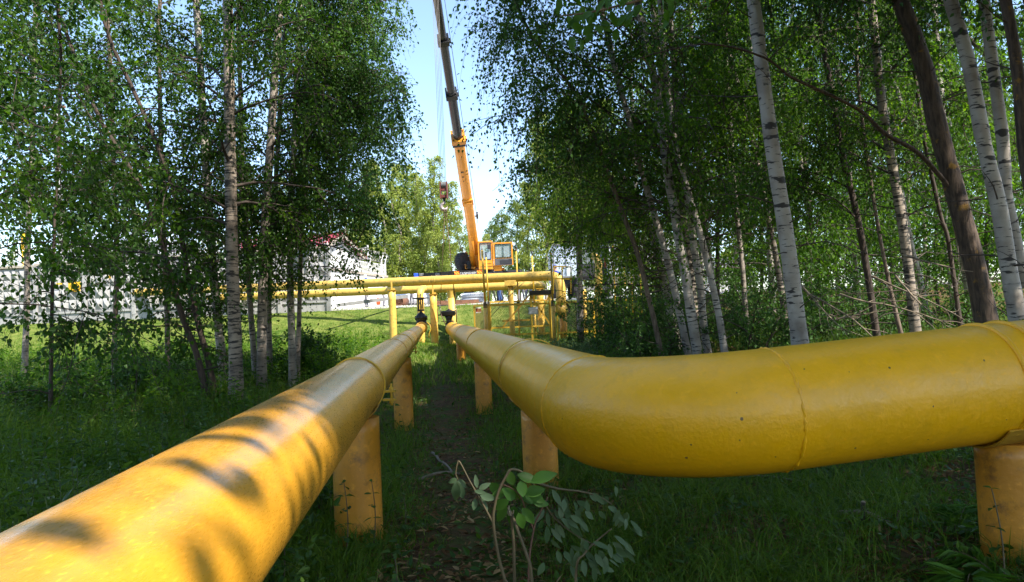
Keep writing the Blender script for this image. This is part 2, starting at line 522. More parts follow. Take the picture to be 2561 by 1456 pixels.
# open meadow beyond the trees
c4, n4 = noise_color(N, L, (.055, .095, .014), (.17, .19, .045), 2.2, 7, .35, .68)
tcm = N.new('ShaderNodeTexCoord'); sx_ = N.new('ShaderNodeSeparateXYZ'); L.new(tcm.outputs['Object'], sx_.inputs[0])
mr_ = N.new('ShaderNodeMapRange'); mr_.inputs[1].default_value = 16; mr_.inputs[2].default_value = 23; L.new(sx_.outputs['Y'], mr_.inputs[0])
mx_ = N.new('ShaderNodeMapRange'); mx_.inputs[1].default_value = 7; mx_.inputs[2].default_value = 3; L.new(sx_.outputs['X'], mx_.inputs[0])
mm_ = N.new('ShaderNodeMath'); mm_.operation = 'MULTIPLY'; L.new(mr_.outputs[0], mm_.inputs[0]); L.new(mx_.outputs[0], mm_.inputs[1])
col = mix_rgb(N, L, mm_.outputs[0], col, c4.outputs[0])
L.new(col, b.inputs['Base Color']); b.inputs['Roughness'].default_value = 1; b.inputs['Specular IOR Level'].default_value = .1
add_bump(N, L, b, n1.outputs['Fac'], .8, .05)
M['soil'] = mt
mt, nt, N, L, b = nodes_of('trodden_earth')
c1, n1 = noise_color(N, L, (.030, .022, .016), (.10, .075, .052), 12, 9, .35, .68, rough=.75)
L.new(c1.outputs[0], b.inputs['Base Color']); b.inputs['Roughness'].default_value = .95
add_bump(N, L, b, n1.outputs['Fac'], 1.0, .05)
M['earth'] = mt
SUN_XY = (.78, -.62)
SUN_EL = rad(50)
SUN_E = 3.8
SKY_S = .13
EXPO = 1.6
SHADE = [(3.98, -0.75, 0.48, 1.5), (5.51, 1.31, 4.08, 1.5), (8.01, -1.19, 2.54, 1.4), (-0.9, -4.23, 5.41, 1.3), (6.86, 3.96, 0.49, 1.5), (0.65, -7.23, 1.38, 1.4), (12.75, -2.05, 6.25, 1.4), (-3.22, -4.55, 1.55, 1.3), (8.5, 5.08, 2.02, 1.5), (-1.76, -2.86, 1.66, 1.25), (-4.29, -1.09, 1.94, 1.25), (10.28, 2.94, 3.88, 1.4), (-5.35, 1.27, 0.58, 1.2), (5.14, -0.32, 3.34, 1.4)]
M['leaf_sallow2'] = leaf_mat('cut_leaf', [(.06, .12, .05), (.09, .16, .07), (.14, .22, .11)], .25, .6)
# ================================================================== ground, yard
def sinh_axis(lo, hi, c, n, k):
    t = np.linspace(-1, 1, n)
    s = np.sinh(k * t) / np.sinh(k)
    return np.where(s < 0, c + s * (c - lo), c + s * (hi - c))


def sheet(name, xs, ys, mat, dz=0.0, kind='structure', fn=gz):
    X, Y = np.meshgrid(xs, ys)
    Z = fn(X, Y) + dz
    V = np.stack([X.ravel(), Y.ravel(), Z.ravel()], 1)
    nx, ny = len(xs), len(ys)
    i = (np.arange(ny - 1)[:, None] * nx + np.arange(nx - 1)[None]).ravel()
    F = np.stack([i, i + 1, i + 1 + nx, i + nx], 1)
    o = mesh_np(name, V, F, [mat])
    o['kind'] = kind
    return o


sheet('ground', sinh_axis(-400, 400, 0, 240, 5.0), np.concatenate([np.linspace(-60, -6, 20), np.linspace(-5, 40, 300), 40 + 360 * np.linspace(.004, 1, 50) ** 2]), M['soil'])
sheet('gravel_yard', np.linspace(-60, 60, 60), np.linspace(36.6, 62, 40), M['gravel'], .012)

# ================================================================== the two long pipes
LA, LB = at(883, 973, 4.36), at(1054, 820, 29.5)
Ld = (LB - LA).normalized()
RL = .1625


def left_axis(Y): return LA + (LB - LA) * ((Y - LA.y) / (LB.y - LA.y))


A1, B1 = at(1325, 928, 6.37), at(1130, 822, 32.2)
Rd = (A1 - B1).normalized()            # towards the camera
A2, B2 = at(1890, 1037, 3.30), at(2400, 972, 3.46)
Sd = (B2 - A2).normalized()
RR = .265


def right_axis(Y): return B1 + (A1 - B1) * ((Y - B1.y) / (A1.y - B1.y))


def pipe_mesh(P, R, n=56, dent=.0016, seed=0):
    """tube with slight irregularity, as mesh arrays"""
    mb = MB(); mb.tube(P, R, n, True)
    return mb


def resample(P, step):
    out = [P[0]]
    for a, b in zip(P[:-1], P[1:]):
        k = max(1, int((b - a).length / step))
        for i in range(1, k + 1): out.append(a.lerp(b, i / k))
    return out


def bolts(mb, c, axis, r, n, br, bl, mi=0):
    ax = Vector(axis).normalized()
    a = ax.cross(Vector((0, 0, 1)) if abs(ax.z) < .9 else Vector((1, 0, 0))).normalized(); b = ax.cross(a)
    for k in range(n):
        p = Vector(c) + (a * math.cos(2 * PI * (k + .5) / n) + b * math.sin(2 * PI * (k + .5) / n)) * r
        mb.lathe(p - ax * bl / 2, ax, [(br, 0), (br, bl)], 6, mi, False)


# ---- narrow pipe on the left
t = thing('gas_pipe', 'narrow yellow pipe running from the lower left corner to the black wheel valve', 'pipe', left_axis(6.0) - Vector((0, 0, RL)))
mb = MB(); mb.tube(resample([left_axis(-2.5), LB], .25), RL, 64)
mb.build('pipe_barrel', M['pipe_brushed'], t)
for Y in (8.6, 14.2, 20.3, 26.4):
    mb = MB(); c = left_axis(Y); mb.weld(c, Ld, RL - .003, .010, 90, 6, int(Y * 10)); mb.build('weld_seam', M['pipe_brushed'], t)
mb = MB(); mb.lathe(LB - Ld * .02, Ld, [(RL + .005, 0), (.235, .002), (.235, .034), (RL + .01, .036)], 48, 0, False)
bolts(mb, LB - Ld * .03, Ld, .205, 12, .016, .06)
mb.build('end_flange', M['pipe_dusty'], t)


def strap(Y, axis_fn, d, R, parent, lug=True, sag=True):
    """band clamped over a pipe: strip, lug and bolt"""
    c = axis_fn(Y)
    mb = MB(); mb.ring(c, d, R + .010, R + .002, .055, 64)
    o = mb.build('clamp_band', M['yellow_thin'], parent)
    if lug:
        side = d.cross(Vector((0, 0, 1))).normalized()
        p = c + side * (R + .03) - Vector((0, 0, R * .25))
        mb = MB()
        mb.box(p, (.075, .05, .012)); mb.box(p - Vector((0, 0, .05)), (.075, .05, .012))
        mb.lathe(p + Vector((.012, 0, -.085)), (0, 0, 1), [(.008, 0), (.008, .13)], 8)
        mb.lathe(p + Vector((.012, 0, .006)), (0, 0, 1), [(.014, 0), (.014, .016)], 6, 0, False)
        mb.lathe(p + Vector((.012, 0, -.072)), (0, 0, 1), [(.014, 0), (.014, .016)], 6, 0, False)
        mb.build('clamp_bolt', M['yellow_thin'], parent)
    return o


strap(4.55, left_axis, Ld, RL, t)
strap(10.9, left_axis, Ld, RL, t)

# ---- big pipe on the right with its elbow
# corner of the two axes (closest approach)
w0 = A1 - A2
a_, b_, c_, d_, e_ = Rd.dot(Rd), Rd.dot(Sd), Sd.dot(Sd), Rd.dot(w0), Sd.dot(w0)
den = a_ * c_ - b_ * b_
s_ = (b_ * e_ - c_ * d_) / den; t_ = (a_ * e_ - b_ * d_) / den
CORN = ((A1 + Rd * s_) + (A2 + Sd * t_)) / 2
ELR = .62
dirS = ((B2 + Sd * 4) - CORN).normalized()
dirR = (B1 - CORN).normalized()
ang = dirS.angle(dirR)
tl = ELR / math.tan(ang / 2)
pa, pb = CORN + dirR * tl, CORN + dirS * tl
bis = (dirR + dirS).normalized()
ctr = CORN + bis * (ELR / math.sin(ang / 2))
arc = []
qa, qb = (pa - ctr), (pb - ctr)
for i in range(25):
    th = i / 24
    q = qa.normalized().rotation_difference(qb.normalized())
    qq = Quaternion().slerp(q, th)
    arc.append(ctr + (qq @ qa))
END2 = CORN + dirS * 7.0
t = thing('gas_pipe', 'thick yellow pipe with a wide elbow turning off to the right in front', 'pipe', pa - Vector((0, 0, RR)))
mb = MB(); mb.tube(resample([B1, pa], .25) + arc[1:-1] + resample([pb, END2], .25), RR, 72)
mb.build('pipe_barrel', M['pipe_gloss'], t)
for c, d, r_ in ((pa, dirR, .0065), (pb, dirS, .0075), (right_axis(12.4), Rd, .007), (right_axis(18.8), Rd, .007), (right_axis(25.2), Rd, .007),
                 (right_axis(30.6), Rd, .007)):
    mb = MB(); mb.weld(c, d, RR - .002, r_, 120, 6, int(r_ * 1000 + c.y * 10)); mb.build('weld_seam', M['pipe_gloss'], t)
strap(6.25, right_axis, Rd, RR, t, False)
fc = at(2500, 955, 3.50)
fc = CORN + dirS * (fc - CORN).dot(dirS)
for dd in (-.10, .02):
    mb = MB(); mb.torus(fc + dirS * dd, dirS, RR + .001, .012, 64, 8); mb.build('weld_seam', M['pipe_gloss'], t)
RE = B1

# ================================================================== posts under the pipes
PR = .1365


def support_post(label, x, y, top, r=PR, saddle='cradle', mat='post_paint', group='yellow posts carrying the pipes', axis=None, R=None):
    zb = float(gz(x, y)) - .25
    t = thing('support_post', label, 'post', (x, y, zb + .25), group)
    mb = MB(); n = 12
    mb.tube([Vector((x, y, zb + (top - zb) * i / n)) for i in range(n + 1)], r, 40)
    mb.build('post_tube', M[mat], t)
    if saddle == 'cradle' and axis is not None:
        # bent plate under the pipe
        d = axis.normalized(); sd = d.cross(Vector((0, 0, 1))).normalized()
        c0 = Vector((x, y, top + R))
        mb = MB(); V = []; F = []
        k = 15
        for j in (-1, 1):
            for e in (0, 1):
                for i in range(k):
                    a = -PI / 2 + (i / (k - 1) - .5) * 1.75
                    rr = R + .003 + .008 * e
                    V.append(c0 + d * (.17 * j) + (sd * math.cos(a) + Vector((0, 0, 1)) * math.sin(a)) * rr)
        for i in range(k - 1):
            F.append((i, i + 1, 2 * k + i + 1, 2 * k + i)); F.append((k + i, 3 * k + i, 3 * k + i + 1, k + i + 1))
            F.append((i, k + i, k + i + 1, i + 1)); F.append((2 * k + i, 2 * k + i + 1, 3 * k + i + 1, 3 * k + i))
        F.append((0, 2 * k, 3 * k, k)); F.append((k - 1, 2 * k - 1, 4 * k - 1, 3 * k - 1))
        mb.add(V, F, 0, False)
        mb.build('saddle_plate', M['rust_yellow'], t)
    return t


M['rust_yellow'] = yellow_paint('rusting_yellow_paint', (.50, .28, .015), (.34, .17, .02), .6, None, False, 40, .3, 0, grime=(.15, .06, .025))


def axis_post(label, Y, fn, d, R, dx=0, **k):
    p = fn(Y)
    return support_post(label, p.x + dx, p.y, p.z - R - .008, axis=d, R=R, **k)


axis_post('yellow post nearest the camera under the narrow pipe, weeds at its foot', 4.42, left_axis, Ld, RL)
axis_post('second yellow post along the narrow left pipe, scratched paint', 10.9, left_axis, Ld, RL)
axis_post('bright yellow post just under the end flange of the narrow pipe', 28.6, left_axis, Ld, RL, mat='pipe_dusty')
axis_post('orange post close behind the broken sapling under the thick pipe', 5.95, right_axis, Rd, RR)
axis_post('middle post under the straight part of the thick pipe', 12.6, right_axis, Rd, RR)
axis_post('farthest slim post under the straight part of the thick pipe', 22.2, right_axis, Rd, RR)
axis_post('short yellow post below the far end of the thick pipe', 31.4, right_axis, Rd, RR, mat='pipe_dusty')
p = CORN + dirS * ((at(2526, 1100, 3.5) - CORN).dot(dirS))
support_post('orange post with ferns at its foot at the right edge', p.x, p.y, p.z - RR - .008, axis=dirS, R=RR)

# ================================================================== cross pipes on tall posts
UA, UB = at(560, 723, 34.0), at(1350, 691, 27.0)


def lerpY(a, b, Y): return a + (b - a) * ((Y - a.y) / (b.y - a.y))


def on_u(a, b, u):
    lo, hi = -.3, 1.3
    for _ in range(40):
        mid = (lo + hi) / 2
        if proj(a.lerp(b, mid))[0] < u: lo = mid
        else: hi = mid
    return a.lerp(b, lo)


RU, RW = .170, .168
Ud = (UB - UA).normalized()
# gooseneck: horizontal, then forward/down to a vertical leg with a rounded cap
down0 = at(1403, 730, 26.4); down1 = at(1404, 770, 26.4)
bend = []
p0 = UB; p1 = UB + Ud * .52
p3 = Vector((down0.x, down0.y, down0.z)); p2 = Vector((p3.x, p3.y, p1.z - .02))
for i in range(17):
    s = i / 16
    bend.append(p0 * (1 - s) ** 3 + (p0 + Ud * .62) * (3 * s * (1 - s) ** 2) + p2 * (3 * s * s * (1 - s)) + p3 * s ** 3)
t = thing('gas_pipe', 'upper of the two yellow cross pipes, ending in a gooseneck with a round cap', 'pipe', down1)
mb = MB(); mb.tube(resample([UA - Ud * 14, UB], .5) + bend[1:] + [p3.lerp(down1, .5), down1], RU, 40)
mb.build('pipe_barrel', M['pipe_dusty'], t)
for u in (1020 + 60, 1092):
    mb = MB(); mb.torus(on_u(UA, UB, u), Ud, RU - .002, .012, 40, 8); mb.build('weld_seam', M['pipe_dusty'], t)
mb = MB(); c = down1 + Vector((0, .0, -.05))
mb.lathe(c, (0, -1, 0), [(.214, -1.6), (.214, 0), (.205, .06), (.17, .13), (.11, .18), (.04, .205), (.001, .208)], 32)
mb.build('header_cap', M['pipe_dusty'], t)
mb = MB(); mb.ring(c + Vector((.05, .30, -.01)), (0, -1, 0), .285, .215, .05, 36); mb.build('header_ring', M['black_metal'], t)  # plain black ring behind the cap
mb = MB(); g = float(gz(c.x, c.y)) - .2
mb.tube([Vector((c.x + .05, c.y + .15, g)), Vector((c.x + .05, c.y + .15, c.z - .15))], .125, 28); mb.build('standpipe', M['post_paint'], t)

WA, WB = at(560, 744, 36.5), at(1312, 714, 32.0)
Wd = (WB - WA).normalized()
lb = [WB + (Wd * .55) * (3 * s * (1 - s) ** 2) * 1 + (Wd * .75 + Vector((0, .35, 0))) * (3 * s * s * (1 - s)) + (Wd * .8 + Vector((0, 1.1, 0))) * s ** 3 for s in [i / 10 for i in range(1, 11)]]
t = thing('gas_pipe', 'lower of the two yellow cross pipes, joined from below by a riser', 'pipe', on_u(WA, WB, 1120) - Vector((0, 0, RW)))
mb = MB(); mb.tube(resample([WA - Wd * 14, WB], .5) + lb, RW, 40)
mb.build('pipe_barrel', M['pipe_dusty'], t)
q = on_u(WA, WB, 1122)
rtop = Vector((q.x, q.y, q.z))
rb = Vector((RE.x - .02, q.y, RE.z + .05))
mb = MB(); mb.tube([rb + Vector((0, 0, -.9)), rb, Vector((rb.x, rb.y, q.z - RW * .6))], .178, 36)
mb.tube([Vector((rb.x, rb.y, q.z - .42)), Vector((rb.x, rb.y, q.z - .22)), Vector((rb.x, rb.y, q.z - .10))], [.179, .19, .225], 36, False)
mb.build('riser', M['pipe_dusty'], t)

# riser of the narrow pipe, rising in front of the lower cross pipe
rp = at(1053, 800, 30.3); qt = on_u(UA, UB, 1053)
t = thing('gas_pipe', 'vertical yellow riser standing behind the wheel valve, bent over at its top', 'pipe', rp)
zt = qt.z - RU - .10
cv = [Vector((rp.x, rp.y, rp.z - .75)), Vector((rp.x, rp.y, rp.z)), Vector((rp.x, rp.y, zt - .25))]
for i in range(1, 9):
    a = i / 8 * PI / 2
    cv.append(Vector((rp.x + .10 * (1 - math.cos(a)), rp.y + .42 * (1 - math.cos(a)), zt - .25 + .30 * math.sin(a))))
mb = MB(); mb.tube(cv + [cv[-1] + Vector((.0, .5, .01))], .142, 32); mb.build('pipe_barrel', M['pipe_dusty'], t)


def tall_post(label, u, v_top, Y, w, u_base=None, bracket=True, mat='pipe_dusty'):
    p = at(u, v_top, Y); r = w * Y / FPX / 2
    zb = float(gz(p.x, p.y)) - .3
    t = thing('support_post', label, 'post', (p.x, p.y, zb + .3), 'tall posts under the cross pipes')
    mb = MB(); mb.tube([Vector((p.x, p.y, zb + (p.z - zb) * i / 6)) for i in range(7)], r, 32); mb.build('post_tube', M[mat], t)
    mb = MB(); mb.box(p + Vector((0, 0, .012)), (r * 2.3, r * 2.3, .024)); mb.build('cap_plate', M['rust_yellow'], t)
    if bracket:
        mb = MB(); mb.box(p + Vector((0, -.02, .19)), (.05, .08, .34)); mb.box(p + Vector((r * .5, -.05, .05)), (.09, .05, .06)); mb.build('bracket', M['pipe_dusty'], t)
    return t


tall_post('tall yellow post on the grass bank left of the wheel valve', 980, 727, 28.6, 18)
tall_post('tall post half in shadow between the two valves', 1083, 737, 29.6, 18)
tp = tall_post('slim yellow post with a wide box head behind the mesh fence', 1277, 716, 26.6, 12.8, bracket=False)
p = at(1276, 709, 26.6); mb = MB(); mb.box(p, (28 * 26.6 / FPX, .34, .19), bevel=.01); mb.build('head_box', M['pipe_dusty'], tp)
tall_post('thick yellow post with a rusty cap behind the white sign', 1350, 723, 28.0, 17.5, bracket=False)

# second gooseneck to the right, behind the leaves
Yg = 25.5
t = thing('gas_pipe', 'yellow standpipe with a swollen bottom bend beside the black ladder', 'pipe', at(1498, 836, Yg))
pp = [at(1482, 640, Yg + .8), at(1492, 645, Yg + .2), at(1497, 660, Yg), at(1497, 700, Yg), at(1497, 750, Yg)]
mb = MB(); mb.tube(pp, 9 * Yg / FPX, 28); mb.build('pipe_barrel', M['pipe_dusty'], t)
mb = MB(); c = at(1496, 776, Yg)
mb.lathe(c + Vector((0, 0, -.42)), (0, 0, 1), [(.10, -.02), (.16, .05), (.195, .17), (.2, .40), (.195, .62), (.15, .78), (.122, .86)], 28); mb.build('pipe_bulb', M['pipe_dusty'], t)
b0 = at(1502, 800, Yg); mb = MB(); mb.tube([Vector((b0.x, b0.y, float(gz(b0.x, b0.y)) - .2)), b0], .095, 24); mb.build('standpipe', M['post_paint'], t)
for u, w, lab in ((1462, 9, 'yellow upright tube left of the ladder behind the mesh fence'), (1449, 6, 'thin yellow upright in the shade behind the mesh fence')):
    p = at(u, 745, 27.0); r = w * 27 / FPX / 2; zb = float(gz(p.x, p.y)) - .2
    mb = MB(); mb.tube([Vector((p.x, p.y, zb)), p + Vector((0, 0, .3))], r, 16)
    tag(mb.build('upright_tube', M['pipe_dusty'], loc=(p.x, p.y, zb + .2)), lab, 'post')

# ================================================================== valves
# --- wheel valve on the narrow pipe
vc = LB + Ld * .26
t = thing('gate_valve', 'black gate valve with a flat handwheel on the narrow pipe', 'valve', vc)
mb = MB()
mb.lathe(vc - Ld * .23, Ld, [(.20, 0), (.20, .04), (.17, .05), (.17, .41), (.20, .42), (.20, .46)], 28)
mb.lathe(vc + Vector((0, 0, -.2)), (0, 0, 1), [(.14, 0), (.20, .05), (.205, .30), (.20, .52)], 24)
for k in range(3): mb.ring(vc + Vector((0, 0, .12 + .085 * k)), (0, 0, 1), .215, .19, .03, 28)
mb.build('valve_body', M['black_metal'], t)
zc = vc.z + .34
mb = MB(); mb.lathe(Vector((vc.x, vc.y, zc)), (0, 0, 1), [(.25, 0), (.25, .085), (.21, .09), (.17, .17), (.10, .235), (.06, .26), (.06, .30)], 28)
bolts(mb, Vector((vc.x, vc.y, zc + .045)), (0, 0, 1), .225, 14, .02, .16)
mb.build('bonnet', M['black_metal'], t)
mb = MB(); z0 = zc + .28
mb.box((vc.x, vc.y, z0 + .06), (.26, .12, .07), bevel=.01)
for sx in (-1, 1): mb.bar((vc.x + sx * .085, vc.y, z0 + .05), (vc.x + sx * .075, vc.y, z0 + .47), .035, .05)
mb.box((vc.x, vc.y, z0 + .50), (.22, .11, .07), bevel=.01)
mb.lathe(Vector((vc.x, vc.y, z0)), (0, 0, 1), [(.022, 0), (.022, .72)], 12)
mb.build('yoke', M['black_metal'], t)
zw = at(1053, 746, vc.y).z
mb = MB(); wc = Vector((vc.x, vc.y, zw)); mb.torus(wc, (0, 0, 1), .31, .018, 36, 8)
for k in range(5):
    a = 2 * PI * k / 5 + .4
    mb.bar(wc - Vector((0, 0, .05)), wc + Vector((.31 * math.cos(a), .31 * math.sin(a), 0)), .035, .018)
mb.lathe(wc - Vector((0, 0, .07)), (0, 0, 1), [(.045, 0), (.05, .04), (.03, .09)], 14)
mb.build('handwheel', M['black_metal'], t)
# small looped pipe next to the flange
mb = MB(); k0 = at(1070, 800, 29.4)
mb.tube([at(1068, 806, 29.3), at(1075, 812, 29.2), at(1078, 822, 29.2), at(1073, 835, 29.2), at(1073, 846, 29.2)], .014, 8)
tag(mb.build('drain_tube', M['yellow_thin'], loc=k0), 'thin bent yellow tube hanging from the narrow pipe flange', 'tube')

# --- gear valve at the end of the thick pipe, held by the crane slings
gc = B1 - Rd * .28
t = thing('gear_valve', 'black geared valve hung in two slings at the end of the thick pipe', 'valve', gc)
mb = MB(); mb.lathe(B1 + Rd * .02, -Rd, [(RR, 0), (.292, .002), (.292, .05), (.24, .06), (.24, .44), (.29, .45), (.29, .50)], 36)
bolts(mb, B1 - Rd * .02, Rd, .275, 16, .014, .1)
mb.build('valve_body', M['black_metal'], t)
gb = at(1121, 784, gc.y)
mb = MB(); mb.box(gb, (.60, .42, .23), bevel=.05); mb.lathe(gb + Vector((.03, 0, .11)), (0, 0, 1), [(.13, 0), (.12, .03), (.05, .05), (.05, .075)], 20)
for sx in (-1, 1):
    for k in range(3): mb.lathe(gb + Vector((sx * .305, -.12 + .12 * k, 0)), (sx, 0, 0), [(.028, 0), (.028, .03)], 6, 0, False)
mb.build('gearbox', M['black_metal'], t)
mb = MB(); mb.lathe(Vector((gb.x + .02, gb.y, gb.z - .46)), (0, 0, 1), [(.19, 0), (.19, .06), (.11, .08), (.13, .22), (.18, .35)], 24)
mb.box(Vector((gb.x - .03, gb.y - .1, gb.z - .34)), (.52, .3, .03))
mb.build('valve_neck', M['black_metal'], t)
hw = at(1094, 789, gc.y - .05)
mb = MB(); mb.torus(hw, (1, .15, 0), .29, .02, 32, 8)
for k in range(4):
    a = PI / 2 * k + .3; mb.bar(hw, hw + Vector((0, .29 * math.cos(a), .29 * math.sin(a))), .02, .03)
mb.tube([hw, Vector((gb.x - .25, hw.y, gb.z - .04))], .025, 10)
mb.build('handwheel', M['black_metal'], t)

# cluster of yellow leaves/rags under the thick pipe's far end: a coiled tag
# ================================================================== mesh fence, masts, signs, ladder, platform
def mesh_panel(label, a, b, h_top, h_bot, cell=.075):
    """a, b: base line end points (x,y); top and bottom heights absolute"""
    a = Vector(a); b = Vector(b)
    t = thing('mesh_fence', label, 'fence', (a.x, a.y, float(gz(a.x, a.y))), 'yellow framed mesh panels')
    A0 = Vector((a.x, a.y, h_bot[0])); A1_ = Vector((a.x, a.y, h_top[0])); B0 = Vector((b.x, b.y, h_bot[1])); B1_ = Vector((b.x, b.y, h_top[1]))
    mb = MB()
    mb.bar(A0 - Vector((0, 0, .25)), A1_, .055, .055); mb.bar(B0 - Vector((0, 0, .25)), B1_, .055, .055)
    mb.bar(A1_ + Vector((0, 0, .0275)), B1_ + Vector((0, 0, .0275)), .055, .055); mb.bar(A0, B0, .05, .05)
    mb.build('panel_frame', M['yellow_thin'], t)
    mb = MB(); W = (b - a).length; H = h_top[0] - h_bot[0]
    dxy = (B0 - A0) / W
    k = -H
    while k < W:
        for sgn in (1, -1):
            s0, s1 = max(k, 0), min(k + H, W)
            if s1 - s0 > .03:
                z0, z1 = (s0 - k), (s1 - k)
                if sgn < 0: z0, z1 = H - z0, H - z1
                mb.tube([A0 + dxy * s0 + Vector((0, .004 * sgn, z0)), A0 + dxy * s1 + Vector((0, .004 * sgn, z1))], .0034, 3, False)
        k += cell
    mb.build('wire_mesh', M['mesh_wire'], t)
    return t


M['mesh_wire'] = simple('dull_yellow_wire', (.33, .25, .06), .6, .2, .3, 20)
p1, p2 = at(1223, 766, 23.5), at(1374, 761, 23.5)
zb = at(1300, 835, 23.5).z
mesh_panel('front mesh panel carrying the white sign, yellow frame', p1, p2, (p1.z, p2.z), (zb, zb - .02))
p3, p4 = at(1392, 760, 23.3), at(1484, 756, 23.3)
mesh_panel('mesh panel in front of the black ladder, yellow frame', p3, p4, (p3.z, p4.z), (zb - .02, zb - .02))
p5, p6 = at(1186, 767, 26.5), at(1219, 765, 24.2)
mesh_panel('narrow side mesh panel with the red and white plate', p5, p6, (p5.z, p6.z), (at(1186, 818, 26.5).z, zb))
p7, p8 = at(1225, 758, 27.5), at(1385, 752, 27.5)
mesh_panel('rear mesh panel seen through the front one', p7, p8, (p7.z, p8.z), (zb + .2, zb + .2), .11)

c = at(1333.5, 777, 23.42)
t = thing('warning_sign', 'white plate with two lines of writing on the mesh fence', 'sign', c)
mb = MB(); mb.box(c, (24 * 23.4 / FPX, .012, 18.5 * 23.4 / FPX), bevel=.004); mb.build('sign_border', M['sign_frame'], t)
mb = MB(); mb.box(c + Vector((0, -.009, 0)), (20 * 23.4 / FPX, .006, 14 * 23.4 / FPX)); mb.build('sign_plate', M['sign_white'], t)
text_mesh('lettering', 'ОГНЕОПАСНО', c + Vector((0, -.0125, .022)), (1, 0, 0), (0, 0, 1), .026, M['ink_red'], t, .001)
text_mesh('lettering', 'ГАЗ', c + Vector((0, -.0125, -.04)), (1, 0, 0), (0, 0, 1), .032, M['ink_red'], t, .001)
c = at(1197, 776, 25.9)
t = thing('warning_plate', 'small red plate with white bars on the side mesh panel', 'sign', c)
mb = MB(); mb.box(c, (13.5 * 25.9 / FPX, .01, 13.5 * 25.9 / FPX)); mb.build('sign_plate', M['sign_red'], t)
for dz in (-.077, .077):
    mb = MB(); mb.box(c + Vector((0, -.008, dz)), (12.5 * 25.9 / FPX, .004, .035)); mb.build('white_bar', M['sign_white'], t)


def mast(label, u0, v0, u1, v1, Y, w, tube=None, black_tip=False):
    a, b_ = at(u0, v0, Y), at(u1, v1, Y)
    foot = Vector((b_.x + (b_.x - a.x) * .05, b_.y, float(gz(b_.x, b_.y)) - .2))
    t = thing('mast', label, 'mast', (foot.x, foot.y, foot.z + .2), 'thin yellow masts around the mesh enclosure')
    r = w * Y / FPX / 2
    mb = MB(); mb.tube([b_ if tube else foot, a], r, 12); mb.build('mast_rod', M['yellow_thin'], t)
    if black_tip:
        mb = MB(); mb.tube([a - Vector((0, 0, .02)), a + Vector((0, 0, .19))], r * .9, 10); mb.build('mast_tip', M['black_metal'], t)
    else:
        mb = MB(); mb.tube([a - Vector((0, 0, .02)), a + Vector((0, 0, .10))], r * .55, 10); mb.build('mast_tip', M['rust'], t)
    if tube:
        mb = MB(); mb.tube([foot, b_ - Vector((0, 0, .02))], tube * Y / FPX / 2, 24); mb.build('mast_base', M['pipe_dusty'], t)
        mb = MB()
        for k in range(4): mb.torus(b_ + Vector((0, 0, -.07 + .045 * k)), (0, 0, 1), r * 1.25 + .012, .02, 18, 6)
        mb.build('wire_binding', M['dark_plastic'], t)


mast('thick yellow mast in front of the crane cab, bound with wire at half height', 1205.5, 626, 1213.5, 763, 23.7, 5.2, 10)
mast('black tipped mast just right of the thick mast before the crane cab', 1215.6, 644, 1221.8, 762, 26.8, 3.6, 5, True)
mast('plain thin mast behind the box headed post', 1291, 629, 1296, 758, 27.6, 3.6, 4.2)
mast('black tipped mast standing beside the thick capped post', 1330.6, 640, 1336, 757, 27.6, 3.8, 6, True)
mast('yellow mast with a thick base right before the gooseneck', 1377.5, 632, 1382.5, 758, 23.4, 4.8, 9.5)
mast('short mast between the leaves left of the ladder', 1446, 646, 1449, 727, 26.0, 3.6)
mast('mast crossing the white trailer, left one of a pair', 1532, 613, 1538, 745, 26.5, 3.8)
mast('mast crossing the white trailer, right one of a pair', 1545, 607, 1552, 735, 27.5, 3.6, None, True)
mast('mast in the leaves just right of the white trailer', 1559, 620, 1564, 735, 28.0, 3.4)
mast('mast mostly hidden by the birch stems', 1599, 606, 1601, 735, 28.0, 4.2, None, True)
mast('half hidden mast among the leaves below the dark truck', 1576, 628, 1580, 740, 28.5, 3.0)

# steel platform with a black deck and braces
Yp = 25.6
c = at(1352, 733, Yp)
t = thing('steel_platform', 'black steel deck on yellow braced legs below the lower cross pipe', 'platform', at(1352, 822, Yp))
mb = MB(); mb.box(c, (58 * Yp / FPX, .9, 10.5 * Yp / FPX), bevel=.01); mb.build('deck', M['black_metal'], t)
for u, dy in ((1327, -.35), (1374, -.35), (1327, .35), (1374, .35)):
    p = at(u, 737, Yp); p.y += dy
    mb = MB(); mb.bar(Vector((p.x, p.y, float(gz(p.x, p.y)) - .2)), p, .05, .05); mb.build('leg', M['yellow_thin'], t)
for (a, b_) in (((1323, 739), (1256, 820)), ((1329, 742), (1376, 812)), ((1372, 742), (1345, 800)), ((1256, 803), (1326, 800))):
    mb = MB(); mb.bar(at(a[0], a[1], Yp - .38), at(b_[0], b_[1], Yp - .38), .05, .05); mb.build('brace', M['rust_yellow'], t)
mb = MB()
for (a, b_) in (((1384, 666), (1428, 668)), ((1406, 667), (1406, 735)), ((1385, 666), (1384, 735)), ((1428, 668), (1428, 735)), ((1384, 697), (1430, 698))):
    mb.bar(at(a[0], a[1], Yp + .2), at(b_[0], b_[1], Yp + .2), .04, .04)
mb.build('handrail', M['yellow_thin'], t)

# ladder
Yl = 24.6
t = thing('ladder', 'short black welded ladder leaning on the enclosure', 'ladder', at(1460, 820, Yl))
for (a, b_) in (((1439, 757), (1443, 822)), ((1478, 755), (1482, 821))):
    mb = MB(); mb.bar(at(*a, Yl + .1), at(*b_, Yl - .1), .035, .035); mb.build('ladder_rail', M['black_metal'], t)
for v in (769, 785, 802, 818):
    mb = MB(); mb.tube([at(1440 + (v - 757) * .06, v + 1, Yl), at(1479 + (v - 757) * .06, v - 1, Yl)], .012, 8); mb.build('rung', M['black_metal'], t)

